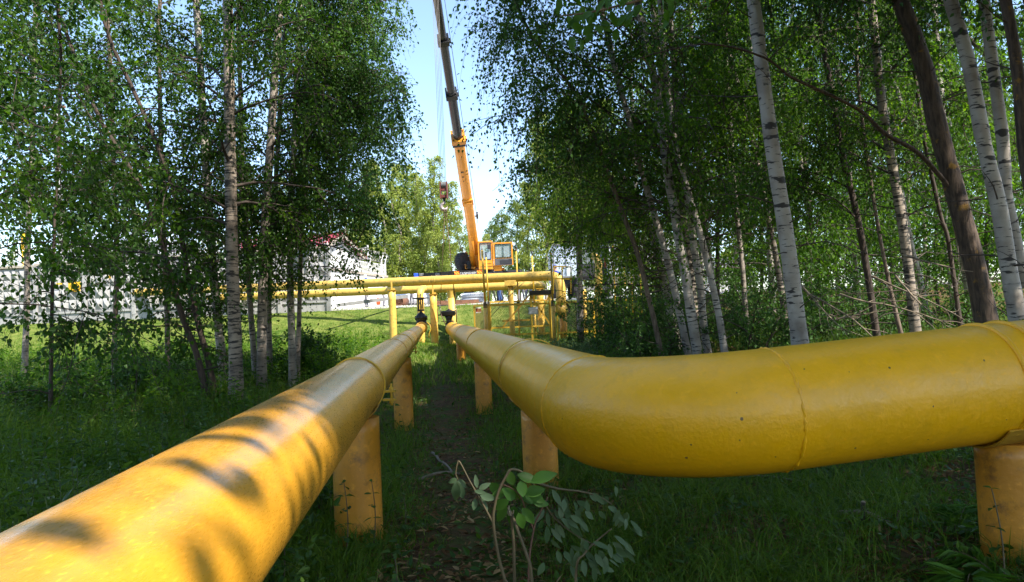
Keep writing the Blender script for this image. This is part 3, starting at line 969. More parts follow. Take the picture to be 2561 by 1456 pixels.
# cables: two black hoses from the lower pipe into the enclosure
for i, (du, lab) in enumerate(((0, 'left of two slack black hoses slanting down behind the mesh fence'), (10, 'right of two slack black hoses slanting down behind the mesh fence'))):
    mb = MB(); P = [at(1302 + du - 100 * s, 706 + 105 * s ** 1.15, 26.2 + .3 * i) for s in [k / 8 for k in range(9)]]
    mb.tube(P, .011, 6)
    tag(mb.build('black_hose', M['dark_plastic'], loc=P[-1]), lab, 'hose')
# ================================================================== mobile crane
YC = 47.0
kC = YC / FPX
t = thing('mobile_crane', 'orange truck crane with a long black telescopic boom reaching out of the picture', 'crane', at(1180, 748, YC))
CR = t
# carrier
mb = MB()
cc = at(1205, 684, YC + 3.2)
gzc = float(gz(cc.x, cc.y))
deckz = at(1180, 681, YC).z
mb.box((at(1180, 684, YC).x + .6, YC + 4.4, deckz - .18), (2.6, 8.8, .30), bevel=.02)
mb.box(at(1262, 683, YC + .6), (90 * kC, .6, .30), bevel=.02)
mb.build('carrier_deck', M['dark_plastic'], t)
mb = MB(); c = at(1171, 683, YC - .1); mb.box(c, (100 * kC, .16, 13 * kC), bevel=.01); mb.build('bumper', M['black_metal'], t)
text_mesh('lettering', 'ГАЛИЧАНИН', at(1171, 684, YC - .19), (1, 0, .02), (0, 0, 1), 6.2 * kC, M['letter_white'], t, .006, 40 * kC)
for u in (1142.5, 1199.5):
    mb = MB(); c = at(u, 682 + (1171 - u) * .04, YC - .20); mb.box(c, (12 * kC, .012, 9 * kC)); r_ = mb.build('reflector_plate', M['reflector'], t)
    mb = MB()
    for s in (-1, 1):
        mb.bar(c + Vector((s * 3 * kC - .09, -.010, .09)), c + Vector((s * 3 * kC + .09, -.010, -.09)), .006, .05, upv=(0, 0, 1))
    mb.build('reflector_stripe', M['reflector_y'], r_)
# outrigger beam on the left
mb = MB(); mb.bar(at(1044, 689, YC - .3), at(1120, 684, YC - .3), .35, 8 * kC); mb.build('outrigger_beam', M['black_metal'], t)
for u in (1054, 1094):
    mb = MB(); c = at(u, 687, YC - .5)
    for i in range(3):
        for j in range(2): mb.lathe(c + Vector((-.09 + .09 * i, 0, -.04 + .08 * j)), (0, -1, 0), [(.038, 0), (.038, .03), (.02, .04)], 12)
    mb.build('work_lamp', M['steel'], t)
mb = MB(); mb.box(at(1041, 689, YC - .4), (11 * kC, .35, 10 * kC), bevel=.03); mb.build('outrigger_cover', M['blue_tarp'], t)
# wheels under the carrier
for yy in (2.2, 3.6, 7.6):
    for sx in (-1, 1):
        w = Vector((at(1180, 700, YC).x + .6 + sx * 1.05, YC + yy, gzc + .58))
        mb = MB(); mb.lathe(w - Vector((.18, 0, 0)), (1, 0, 0), [(.32, 0), (.52, .0), (.58, .05), (.58, .31), (.52, .36), (.32, .36)], 28); tw = mb.build('wheel', M['rubber'], t)
        mb = MB(); mb.lathe(w + Vector((sx * .10, 0, 0)), (sx, 0, 0), [(.33, -.12), (.30, .06), (.12, .02), (.10, .1)], 20); mb.build('rim', M['grey_steel'], tw)
# turntable and lower body
mb = MB(); tc_ = at(1178, 672, YC + 1.6)
mb.lathe(Vector((tc_.x + .4, tc_.y, deckz - .02)), (0, 0, 1), [(.85, 0), (.85, .22), (.78, .26)], 32)
mb.box(at(1176, 667, YC + .9), (26 * kC, .5, 13 * kC), bevel=.02)
mb.box(at(1194, 652, YC + 2.2), (40 * kC, 1.9, 42 * kC), bevel=.03)
mb.box(at(1167, 652, YC + 1.4), (6 * kC, .5, 44 * kC), bevel=.02)
mb.build('turntable', M['orange'], t)
mb = MB(); mb.box(at(1173, 664, YC + .7), (10 * kC, .3, 20 * kC), bevel=.03)
for k in range(4): mb.tube([at(1167 + 3 * k, 655, YC + .8), at(1165 + 4 * k, 664, YC + .5), at(1168 + 3 * k, 676, YC + .8)], .03, 6)
mb.build('hydraulics', M['black_metal'], t)
# boom: foot behind the cab, head just above the frame
TIP = at(1079, -95, 30.6); FOOT = at(1192, 652, YC + 2.4)
BD = (TIP - FOOT)
BL = BD.length; BD.normalize()


def boom_at_v(v):
    lo, hi = 0., 1.
    for _ in range(40):
        mid = (lo + hi) / 2
        if proj(FOOT.lerp(TIP, mid))[1] > v: lo = mid
        else: hi = mid
    return lo


bsd = BD.cross(Vector((0, -1, .3))).normalized()
bup = bsd.cross(BD).normalized()           # towards the underside / camera


def boom_section(name, v0, v1, w, mat, parent, lip=True):
    a, b_ = FOOT.lerp(TIP, boom_at_v(v0) if v0 < 650 else 0), FOOT.lerp(TIP, boom_at_v(v1) if v1 > -90 else 1)
    n = 14; V = []; F = []
    mb = MB()
    for p in (a, a.lerp(b_, .5), b_):
        for k in range(n):
            # flat sides, rounded underside
            th = 2 * PI * k / n + PI / n
            cx, cy = math.cos(th), math.sin(th)
            e = .62 if cy < 0 else .85
            x = math.copysign(abs(cx) ** e, cx) * w / 2; y = math.copysign(abs(cy) ** e, cy) * w * .62
            V.append(p + bsd * x + bup * y)
    for i in range(2):
        for k in range(n): F.append((i * n + k, i * n + (k + 1) % n, (i + 1) * n + (k + 1) % n, (i + 1) * n + k))
    F.append(tuple(range(n))); F.append(tuple(2 * n + k for k in range(n)))
    mb.add(V, F, 0, False)
    o = mb.build(name, M[mat], parent)
    return o, a, b_


def boom_collar(v, w, mat, parent):
    p = FOOT.lerp(TIP, boom_at_v(v)); mb = MB()
    hw_ = w / 2
    for sx in (-1, 1): mb.box(p + bsd * (sx * (hw_ + .03)), (.07, .30, w * 1.25), (bsd, BD, bup), 0, .01)
    for sy in (-1, 1): mb.box(p + bup * (sy * (hw_ * 1.25 + .03)), (w + .13, .26, .07), (bsd, BD, bup), 0, .01)
    mb.box(p + bsd * (hw_ + .09) + bup * .1, (.10, .12, .2), (bsd, BD, bup), 0, .01)
    mb.build('boom_collar', M[mat], parent)


boom_section('boom_section', 652, 340, .60, 'orange', t)
boom_section('boom_section', 352, 226, .49, 'boom_black', t)
boom_section('boom_section', 238, 98, .425, 'boom_black', t)
boom_section('boom_section', 110, -95, .36, 'boom_black', t)
boom_collar(350, .56, 'black_metal', t); boom_collar(344, .60, 'orange', t); boom_collar(235, .45, 'black_metal', t); boom_collar(101, .40, 'black_metal', t)
# dark markings stencilled on the first section
for v, w in ((418, .16), (430, .10), (441, .04)):
    p = FOOT.lerp(TIP, boom_at_v(v)); mb = MB(); mb.box(p + bup * .380 - bsd * .05, (w, .09, .006), (bsd, BD, bup)); mb.build('stencil_mark', M['ink'], t)
# wear strip along the boom and thin service pipe
a, b_ = FOOT.lerp(TIP, boom_at_v(110)), TIP
mb = MB(); mb.box((a + b_) / 2 + bup * .24 - bsd * .15, (.05, (b_ - a).length * .96, .02), (bsd, BD, bup)); mb.build('wear_strip', M['grey_steel'], t)
# head sheaves
mb = MB(); mb.box(TIP, (.44, .55, .6), (bsd, BD, bup), 0, .03)
for k in range(4): mb.lathe(TIP + bup * .35 + bsd * (-.17 + .1 * k), bsd, [(.22, 0), (.18, .03), (.22, .06)], 20)
mb.build('boom_head', M['orange'], t)
# luffing cylinder
c0, c1, c2 = at(1184, 664, YC + .7), at(1172.5, 545, YC - 1.0), at(1166, 500, YC - 1.7)
mb = MB(); mb.tube([c0, c1], .155, 24); mb.lathe(c1 - (c1 - c0).normalized() * .1, (c1 - c0), [(.175, 0), (.175, .3), (.09, .32)], 24); mb.build('lift_cylinder', M['orange'], t)
mb = MB(); mb.tube([c1, c2], .085, 20); mb.build('cylinder_rod', M['steel'], t)
mb = MB(); pb_ = FOOT.lerp(TIP, boom_at_v(495)); mb.box(pb_ + bup * .34, (.66, .5, .16), (bsd, BD, bup), 0, .03); mb.box(pb_ + bup * .42 + BD * -.05, (.48, .28, .22), (bsd, BD, bup), 0, .04); mb.build('cylinder_bracket', M['orange'], t)
# pulley at the side
mb = MB(); mb.lathe(at(1193.5, 539, YC), (1, 0, 0), [(.22, -.06), (.22, .06)], 20); mb.bar(at(1188, 541, YC), at(1193, 540, YC), .06, .08); mb.build('guide_pulley', M['black_metal'], t)

# cab
def cab_box():
    x0, x1 = at(1196, 640, YC).x, at(1233, 640, YC).x
    zt, zb_ = at(1214, 603, YC).z, at(1214, 674.5, YC).z
    return x0, x1, zt, zb_


x0, x1, zt, zb_ = cab_box(); y0 = YC; y1 = YC + 1.7
cabm = MB()
zw0, zw1 = at(1214, 650, YC).z, at(1214, 607, YC).z
cabm.box(((x0 + x1) / 2, (y0 + y1) / 2, (zb_ + zw0) / 2), (x1 - x0, y1 - y0, zw0 - zb_), bevel=.03)
for (px, py) in ((x0 + .05, y0 + .06), (x1 - .05, y0 + .06), (x0 + .05, y1 - .05), (x1 - .05, y1 - .05)):
    cabm.box((px, py, (zw0 + zw1) / 2), (.10, .11, zw1 - zw0 + .004))
cabm.box(((x0 + x1) / 2, (y0 + y1) / 2, (zw1 + zt) / 2), (x1 - x0, y1 - y0, zt - zw1), bevel=.03)
cab = cabm.build('cab', M['orange'], t)
mb = MB(); mb.box(((x0 + x1) / 2, y0 + .02, (zw0 + zw1) / 2), (x1 - x0 - .2, .015, zw1 - zw0)); mb.build('windscreen', M['glass'], cab)
mb = MB()
for (a, b_) in (((x0 + .12, zw0 + .03), (x1 - .12, zw0 + .03)), ((x0 + .12, zw1 - .03), (x1 - .12, zw1 - .03)), ((x0 + .12, zw0 + .03), (x0 + .12, zw1 - .03)), ((x1 - .12, zw0 + .03), (x1 - .12, zw1 - .03))):
    mb.bar((a[0], y0 - .004, a[1]), (b_[0], y0 - .004, b_[1]), .03, .05, upv=(0, 1, 0))
mb.build('window_seal', M['dark_plastic'], cab)
mb = MB(); mb.box(((x0 + x1) / 2 + .05, y0 + .9, zw0 + .25), (.50, .14, .62), bevel=.06); mb.box(((x0 + x1) / 2 + .05, y0 + .65, zw0 - .0), (.50, .5, .14), bevel=.05); mb.build('seat', M['seat_blue'], cab)
mb = MB(); mb.box(((x0 + x1) / 2 + .24, y0 - .10, zw1 - .28), (.22, .05, .30), bevel=.02); mb.bar(((x0 + x1) / 2 + .3, y0 - .08, zw1 - .1), (x1, y0 - .02, zw1), .02, .02); mb.build('mirror', M['dark_plastic'], cab)
for (a, b_) in (((1206, 660), (1229, 659)), ((1202, 667), (1232, 666))):
    mb = MB(); mb.bar(at(a[0], a[1], YC - .01), at(b_[0], b_[1], YC - .01), .012, .02); mb.build('panel_crease', M['ink'], cab)
# open door, seen flat beside the cab
dx0, dx1 = at(1235, 640, YC).x, at(1283, 640, YC).x
zt, zb2 = at(1258, 607, YC).z, at(1258, 664, YC).z
zs = at(1258, 645, YC).z
yd = YC - .05
mb = MB()
mb.box(((dx0 + dx1) / 2, yd, (zb2 + zs) / 2), (dx1 - dx0, .07, zs - zb2), bevel=.015)
for px in (dx0 + .04, dx1 - .05): mb.box((px, yd, (zs + zt) / 2), (.085, .07, zt - zs + .004))
mb.box(((dx0 + dx1) / 2, yd, zt - .03), (dx1 - dx0 - .002, .066, .085))
door = mb.build('door', M['orange'], cab)
mb = MB(); mb.box(((dx0 + dx1) / 2, yd, (zs + zt) / 2), (dx1 - dx0 - .15, .012, zt - zs - .06)); mb.build('door_glass', M['glass'], cab)
mb = MB(); xm = (dx0 + dx1) / 2
for (a, b_) in (((dx0 + .1, zs + .03), (dx1 - .11, zs + .03)), ((dx0 + .1, zt - .09), (dx1 - .11, zt - .09)), ((dx0 + .1, zs + .03), (dx0 + .1, zt - .09)), ((dx1 - .11, zs + .03), (dx1 - .11, zt - .09)), ((xm, zs + .03), (xm, zt - .09))):
    mb.bar((a[0], yd - .05, a[1]), (b_[0], yd - .05, b_[1]), .03, .045, upv=(0, 1, 0))
mb.build('window_seal', M['dark_plastic'], cab)
mb = MB(); mb.box((xm, yd - .042, (zb2 + zs) / 2 - .02), (dx1 - dx0 - .12, .012, (zs - zb2) * .84)); mb.build('door_lining', M['lining'], cab)
mb = MB(); mb.box((xm + .15, yd - .056, zb2 + .2), (dx1 - dx0 - .45, .016, .26), bevel=.01); mb.box((dx1 - .2, yd - .06, zs - .13), (.16, .03, .06), bevel=.01); mb.build('door_pocket', M['dark_plastic'], cab)
mb = MB(); mb.box(at(1245, 671, YC + .3), (20 * kC, .5, 14 * kC), bevel=.02); mb.box(at(1258, 674, YC + .5), (8 * kC, .3, 8 * kC), bevel=.02); mb.build('step', M['orange'], t)
# spare tyre beside the turntable
sw = at(1157, 656, YC + 1.0)
sax = Vector((.80, -.58, 0)).normalized()
mb = MB(); mb.lathe(sw - sax * .22, sax, [(.30, 0), (.50, .0), (.57, .06), (.585, .12), (.585, .32), (.57, .38), (.50, .44), (.30, .44)], 36)
b3 = sax.cross(Vector((0, 0, 1)))
for k in range(30):
    a = 2 * PI * k / 30; d = b3 * math.cos(a) + Vector((0, 0, 1)) * math.sin(a); tg = d.cross(sax)
    for s in (-1, 1): mb.box(sw + d * .595 + sax * (s * .115), (.19, .05, .035), (sax, tg, d))
spare = mb.build('spare_tyre', M['rubber'], t)
mb = MB(); mb.lathe(sw - sax * .2, sax, [(.31, 0), (.31, .4), (.1, .40)], 24); mb.build('rim', M['orange'], spare)

# hook block in the slings, hanging from four ropes
YH = 31.6; kH = YH / FPX
hb = at(1110, 477, YH)
for i, u in enumerate((1101.5, 1105, 1108.5, 1112, 1115)):
    a = at(u, 457, YH); top = Vector((a.x - .02 + .004 * i, a.y, TIP.z - .1))
    mb = MB(); mb.tube([a, top], .0085, 5); mb.build('hoist_rope', M['rope'], t)
for (ua, va, ub, vb) in ((1195, 560, 1116, -95), (1200, 590, 1108, -95)):
    mb = MB(); mb.tube([at(ua, va, YC), TIP + Vector((.3, 0, .1))], .012, 5); mb.build('hoist_rope', M['rope'], t)
t = thing('hook_block', 'red hook block with a grey hook hanging on ropes left of the boom', 'hook block', hb)
for sx in (-1, 1):
    mb = MB(); c = hb + Vector((sx * 8.3 * kH, 0, 0)); mb.box(c, (.05, .34, 43 * kH), bevel=.012); mb.build('side_plate', M['red_paint'], t)
mb = MB(); mb.box(hb + Vector((0, .02, 6 * kH)), (14 * kH, .26, 14 * kH), bevel=.01); mb.box(hb + Vector((0, 0, -15 * kH)), (14 * kH, .22, 7 * kH), bevel=.01); mb.build('block_body', M['red_paint'], t)
for k in range(4):
    mb = MB(); mb.lathe(hb + Vector((-.09 + .052 * k, 0, 13 * kH)), (1, 0, 0), [(.17, 0), (.135, .015), (.17, .03)], 24); mb.build('sheave', M['grey_steel'], t)
mb = MB(); mb.lathe(hb + Vector((0, 0, -29 * kH)), (0, 0, 1), [(.035, 0), (.05, .05), (.075, .14), (.075, .24), (.05, .3)], 16); mb.build('swivel', M['black_metal'], t)
hk = at(1111, 517, YH)
P = []; R_ = []
for i in range(17):
    a = rad(80) + rad(285) * i / 16
    P.append(hk + Vector((.125 * math.cos(a), 0, .13 * math.sin(a)))); R_.append(.05 + .035 * math.sin(PI * i / 16) if i < 14 else .05 - .013 * (i - 13))
P = [hk + Vector((.0, 0, .26))] + P; R_ = [.04] + R_
mb = MB(); mb.tube(P, R_, 14); hko = mb.build('hook', M['hook_grey'], t)
# slings
sh = at(1114, 533, YH)
ends = [(1100.5, 771, .20, 'left'), (1139.5, 770, -.20, 'right')]
for k, (u, v, dy, s) in enumerate(ends):
    t = thing('lifting_sling', f'rusty wire sling down to the {s} end of the black gearbox', 'sling', at(u, v, YH + .8), 'slings between the hook and the gearbox')
    mb = MB(); sp = sh + Vector((-.05 + .09 * k, 0, 0))
    mb.torus(sp + Vector((0, 0, .06)), (1, .3, 0), .07, .014, 18, 6); mb.lathe(sp + Vector((0, 0, -.19)), (0, 0, 1), [(.014, 0), (.026, .03), (.026, .15), (.015, .2)], 10); mb.build('shackle', M['sling'], t)
    e = at(u, v, gc.y - .05)
    for j in range(2):
        mb = MB(); mb.tube([sp + Vector((0, 0, -.19)), e + Vector((.03 * j if k == 0 else 0, .18 * (1 - 2 * j), .12))], .0105, 6); mb.build('wire_leg', M['sling'], t)
    mb = MB(); mb.lathe(e, (0, 0, 1), [(.012, -.05), (.022, 0), (.022, .12), (.012, .16)], 10); mb.torus(e + Vector((0, 0, -.08)), (0, 1, 0), .045, .012, 16, 6); mb.build('ferrule', M['steel'], t)
    mb = MB()
    if k == 0: mb.tube([e - Vector((0, 0, .1)), at(1104, 789, gc.y - .3), at(1112, 806, gc.y - .35), at(1118, 820, gc.y - .2)], .022, 8)
    else: mb.tube([e - Vector((0, 0, .1)), at(1141.5, 782, gc.y - .3), at(1141, 792, gc.y - .3), at(1142, 806, gc.y - .2)], .022, 8)
    mb.build('choker_strap', M['sling'], t)

# ================================================================== concrete wall with diamond relief, pickets
def picket_run(mb, a, b_, h, step, w, mi=0):
    n = max(2, int((b_ - a).length / step))
    for i in range(n + 1):
        p = a.lerp(b_, i / n); mb.box(p + Vector((0, 0, h / 2)), (w, .02, h), None, mi)
    mb.bar(a + Vector((0, -.02, h * .93)), b_ + Vector((0, -.02, h * .93)), .02, .045, mi); mb.bar(a + Vector((0, -.02, h * .10)), b_ + Vector((0, -.02, h * .10)), .02, .045, mi)


YW = 36.6
t = thing('concrete_wall', 'long concrete wall with diamond relief panels stepping up to the right, yellow signs on it', 'wall', at(200, 800, YW))
seg_u = [-190, -35, 89, 213, 335, 457, 579, 700, 822]
pick = thing('picket_fence', 'thin white picket railing on top of the stepped concrete wall', 'fence', at(200, 665, YW))
for i in range(len(seg_u) - 1):
    ua, ub = seg_u[i], seg_u[i + 1]
    xa = at(ua, 740, YW).x; xb = at(ub, 740, YW).x; xm = (xa + xb) / 2; W = xb - xa
    zt = at((ua + ub) / 2, 671 - (i - 1) * 7.5 + 0, YW).z; zt0 = at(-100, 681, YW).z + .055 * i
    zt = zt0; zb_ = float(gz(xm, YW)) - .35
    mb = MB()
    mb.box((xm, YW + .1, (zt + zb_) / 2), (W - .16, .12, zt - zb_))
    # plinth slab and ledge
    zl = float(gz(xm, YW)) + .52
    mb.box((xm, YW + .02, zl - .05), (W - .17, .16, .10)); mb.box((xm, YW + .03, (zb_ + zl - .1) / 2), (W - .175, .06, zl - .1 - zb_))
    # diamond pyramids
    nx, nz = 6, 4; dw = (W - .2) / nx; dh = (zt - .03 - zl) / nz
    V = []; F = []
    for r_ in range(nz):
        for q in range(nx):
            x = xa + .1 + dw * (q + .5); z = zl + dh * (r_ + .5); b0 = len(V)
            yb = YW + .039
            V += [(x - dw / 2, yb, z - dh / 2), (x + dw / 2, yb, z - dh / 2), (x + dw / 2, yb, z + dh / 2), (x - dw / 2, yb, z + dh / 2), (x, yb - .15, z)]
            F += [(b0, b0 + 1, b0 + 4), (b0 + 1, b0 + 2, b0 + 4), (b0 + 2, b0 + 3, b0 + 4), (b0 + 3, b0, b0 + 4)]
    mb.add(V, F, 0, False)
    mb.build('wall_panel', M['concrete'], t)
    mb = MB(); mb.box((xb, YW + .06, (zt + .06 + zb_) / 2), (.20, .30, zt + .06 - zb_), bevel=.012); mb.build('wall_post', M['concrete'], t)
    mb = MB(); mb.box((xm, YW + .08, zt + .07), (W + .02, .34, .12), bevel=.01); mb.build('coping', M['concrete_tan'], t)
    mb = MB(); picket_run(mb, Vector((xa, YW + .1, zt + .13)), Vector((xb, YW + .1, zt + .13)), .78 + .03 * i, .115, .022); mb.build('picket_panel', M['white_paint'], pick)
for (u, v, w, h, lines, lab) in ((186, 717, 30, 24, ['ВНИМАНИЕ', 'ОХРАННАЯ ЗОНА', 'ГАЗОПРОВОДА'], 'larger yellow notice with three lines of writing on the diamond wall'),
                                (273, 693, 9, 7, None, 'small yellow plate right of the larger notice on the diamond wall'),
                                (148, 710, 14, 4, None, 'faded orange strip left of the larger notice on the diamond wall')):
    c = at(u, v, YW - .14); k_ = (YW - .14) / FPX
    tt = thing('wall_sign', lab, 'sign', c)
    mb = MB(); mb.box(c, (w * k_, .012, h * k_)); mb.build('sign_plate', M['sign_yellow'], tt)
    if lines:
        for j, s in enumerate(lines): text_mesh('lettering', s, c + Vector((0, -.008, .10 - .085 * j)), (1, 0, 0), (0, 0, 1), .04, M['ink'], tt, .001)

# striped gas vent post and the tall lamp mast on the left
a, b_ = at(60, 583, YW + 1.2), at(57, 668, YW + 1.2)
t = thing('vent_post', 'yellow post with thin red rings behind the picket railing', 'post', Vector((b_.x, b_.y, float(gz(b_.x, b_.y)))))
mb = MB(); mb.tube([Vector((b_.x, b_.y, float(gz(b_.x, b_.y)) - .1)), a], .13, 20); mb.build('post_tube', M['sign_yellow'], t)
for k in range(4):
    mb = MB(); mb.torus(a - Vector((0, 0, .22 + .12 * k)), (0, 0, 1), .128, .016, 20, 6); mb.build('red_ring', M['red_paint'], t)
YM = 46.0
a, b_ = at(138, 268, YM), at(160, 640, YM)
t = thing('lamp_mast', 'tall pale concrete mast with a short lamp crossbar at its top', 'mast', Vector((b_.x, b_.y, float(gz(b_.x, b_.y)))))
mb = MB(); mb.tube([Vector((b_.x, b_.y, float(gz(b_.x, b_.y)) - .1)), a], [.25, .15], 20); mb.build('mast_shaft', M['concrete'], t)
mb = MB(); mb.box(a - Vector((.15, 0, 0)), (1.5, .25, .14), bevel=.02); mb.build('crossbar', M['rust'], t)
for k in range(3):
    mb = MB(); mb.box(a + Vector((-.7 + .5 * k, -.2, .17)), (.32, .22, .24), bevel=.03); mb.build('floodlight', M['grey_steel'], t)

# ================================================================== house, shed, white wall with razor wire
def house():
    Yh = 47.0
    ap = at(845, 588, Yh); er = at(887, 648, Yh + .5); xl = at(610, 640, Yh).x
    zr = ap.z; ze = at(800, 641, Yh - 2).z; g = float(gz(ap.x, Yh)) - .2
    t = thing('house', 'white walled house with a dark red pitched roof behind the birches', 'house', (ap.x - 3, Yh, g + .2))
    yf, yb = Yh - 2.3, Yh + 4.0
    xr = er.x - .35
    apx = ap.x
    # ridge runs left-right; gable end turned slightly towards the camera
    gl = Vector((apx - 1.4, yf, ze)); gr = Vector((xr + .2, Yh + 3.2, at(887, 648, Yh + 3.2).z)); gp = Vector((apx, Yh + .4, zr))
    sh = Vector((xl - apx, .8, 0))
    mb = MB()
    V = [Vector((gl.x, gl.y, g)), Vector((gr.x, gr.y, g)), gr, gp, gl]
    V += [p + sh for p in V]
    F = [(0, 1, 2, 3, 4), (9, 8, 7, 6, 5), (0, 5, 6, 1), (0, 4, 9, 5), (1, 6, 7, 2)]
    mb.add(V, F, 0, False); mb.build('wall', M['white_wall'], t)
    out = (gr - gl); out = Vector((out.y, -out.x, 0)).normalized() * .35
    mb = MB(); up_ = Vector((0, 0, .10))
    for (a, b_) in ((gl, gp), (gp, gr)):
        d = (b_ - a); e = .35 / d.length
        lo, hi = (a - d * e, b_) if a is gl else (a, b_ + d * e)
        q = [lo + out + up_, hi + out + up_, hi + sh + up_, lo + sh + up_]
        n_ = (q[1] - q[0]).cross(q[3] - q[0]).normalized(); n_ = n_ if n_.z > 0 else -n_
        mb.add(q + [p + n_ * .08 for p in q], [(0, 1, 2, 3), (4, 7, 6, 5), (0, 4, 5, 1), (1, 5, 6, 2), (2, 6, 7, 3), (3, 7, 4, 0)], 0, False)
        L_ = sh.length
        for k in range(int(L_ / .3)):
            s = sh.normalized() * (.3 * k)
            mb.bar(q[0] + n_ * .09 + s - out * .0, q[1] + n_ * .09 + s, .03, .025, 0, n_)
    mb.build('roof', M['roof_red'], t)
    mb = MB()
    for (a, b_) in ((gl, gp), (gp, gr)): mb.bar(a + out * 1.05 + Vector((0, 0, -.02)), b_ + out * 1.05 + Vector((0, 0, -.02)), .05, .24)
    mb.build('bargeboard', M['concrete_tan'], t)


house()
mb = MB(); a, b_ = at(150, 640, 52), at(446, 640, 52)
t = thing('shed', 'long low shed with a pale metal roof behind the picket railing', 'shed', Vector(((a.x + b_.x) / 2, 52, float(gz(0, 52)))))
zr0 = at(300, 598, 52).z
mb.box(((a.x + b_.x) / 2, 54, (zr0 + 1.2) / 2 - .1), (b_.x - a.x, 4, zr0 - 1.2 - .4)); mb.build('wall', M['grey_steel'], t)
mb = MB(); V = [(a.x - .3, 51.6, zr0 - .35), (b_.x + .3, 51.6, zr0 - .35), (b_.x + .3, 54, zr0 + .75), (a.x - .3, 54, zr0 + .75)]
V += [(x, y, z + .1) for x, y, z in V]
mb.add(V, [(0, 1, 2, 3), (4, 7, 6, 5), (0, 4, 5, 1), (1, 5, 6, 2), (2, 6, 7, 3), (3, 7, 4, 0)], 0, False); mb.build('roof', M['box_blue'], t)

# white wall receding to the right of the house
wa, wb = at(796, 673, 44.0), at(968, 694.5, 52.0)
t = thing('compound_wall', 'white rendered wall with a grey coping behind the man in the blue cap', 'wall', Vector((wa.x, wa.y, float(gz(wa.x, wa.y)))))
dw = (wb - wa); dw.z = 0; dn = dw.normalized(); nn = Vector((dn.y, -dn.x, 0))
mb = MB()
V = []
for p in (wa, wb):
    for o_ in (0, .22):
        q = p - nn * o_; V += [Vector((q.x, q.y, float(gz(p.x, p.y)) - .3)), Vector((q.x, q.y, p.z))]
mb.add(V, [(0, 4, 5, 1), (2, 3, 7, 6), (1, 5, 7, 3), (0, 1, 3, 2), (4, 6, 7, 5)], 0, False); mb.build('wall_body', M['white_wall'], t)
mb = MB(); mb.bar(wa - nn * .11 + Vector((0, 0, .07)), wb - nn * .11 + Vector((0, 0, .07)), .40, .14)
mb.build('coping', M['concrete_tan'], t)
for s in (.30, .62, .9):
    p = wa.lerp(wb, s); mb = MB(); z0 = float(gz(p.x, p.y)); mb.box((p.x + nn.x * .04, p.y + nn.y * .04, (z0 + p.z) / 2), (.3, .12, p.z - z0)); mb.build('pilaster', M['white_wall'], t)
# round red emblem on the wall: a plain ring
mb = MB(); mb.torus(at(838, 709, 45.6), nn, 8 * 45.6 / FPX, .025, 28, 6); mb.build('red_ring', M['red_paint'], t)
t = thing('wire_fence', 'white lattice fence with coiled razor wire above the rendered wall', 'fence', wa + Vector((0, 0, .15)))
f0, f1 = wa.lerp(wb, .38) + Vector((0, 0, .14)) - nn * .11, wb + Vector((0, 0, .14)) - nn * .11
mb = MB(); n_ = 46
for i in range(n_ + 1):
    p = f0.lerp(f1, i / n_); mb.box(p + Vector((0, 0, .38)), (.022, .022, .76))
for h in (.08, .40, .72): mb.bar(f0 + Vector((0, 0, h)), f1 + Vector((0, 0, h)), .02, .05)
mb.build('picket_panel', M['white_paint'], t)
for s in (.22, .60, .90, 1.0):
    p = f0.lerp(f1, s); mb = MB(); mb.box(p + Vector((0, 0, .5)), (.09, .09, 1.0))
    for k in (-1, 1): mb.bar(p + Vector((0, 0, .98)), p + dn * (.30 * k) + Vector((0, 0, 1.38)), .05, .05)
    mb.build('fence_post', M['white_paint'], t)
P = []
n_ = 17 * 14; L_ = (f1 - f0).length
for i in range(n_ + 1):
    a = 2 * PI * i / 14; p = f0 + (f1 - f0) * (i / n_) + Vector((0, 0, 1.22)); P.append(p + (Vector((0, 0, 1)) * math.cos(a) + (nn + dn * .25) * math.sin(a)) * .34)
mb = MB(); mb.tube(P, .013, 4, False); mb.build('razor_wire', M['steel'], t)
p = f0.lerp(f1, .55)
t = thing('camera_pole', 'thin white pole with two surveillance cameras above the razor wire', 'pole', p)
mb = MB(); mb.tube([p, p + Vector((0, 0, 1.98))], .045, 12); mb.build('pole_tube', M['white_paint'], t)
for dx, dz, in ((-.22, 1.72), (.25, 1.25)):
    mb = MB(); mb.box(p + Vector((dx, -.1, dz)), (.26, .14, .13), bevel=.02); mb.bar(p + Vector((0, 0, dz)), p + Vector((dx, -.05, dz)), .03, .03); mb.build('surveillance_camera', M['white_paint'], t)

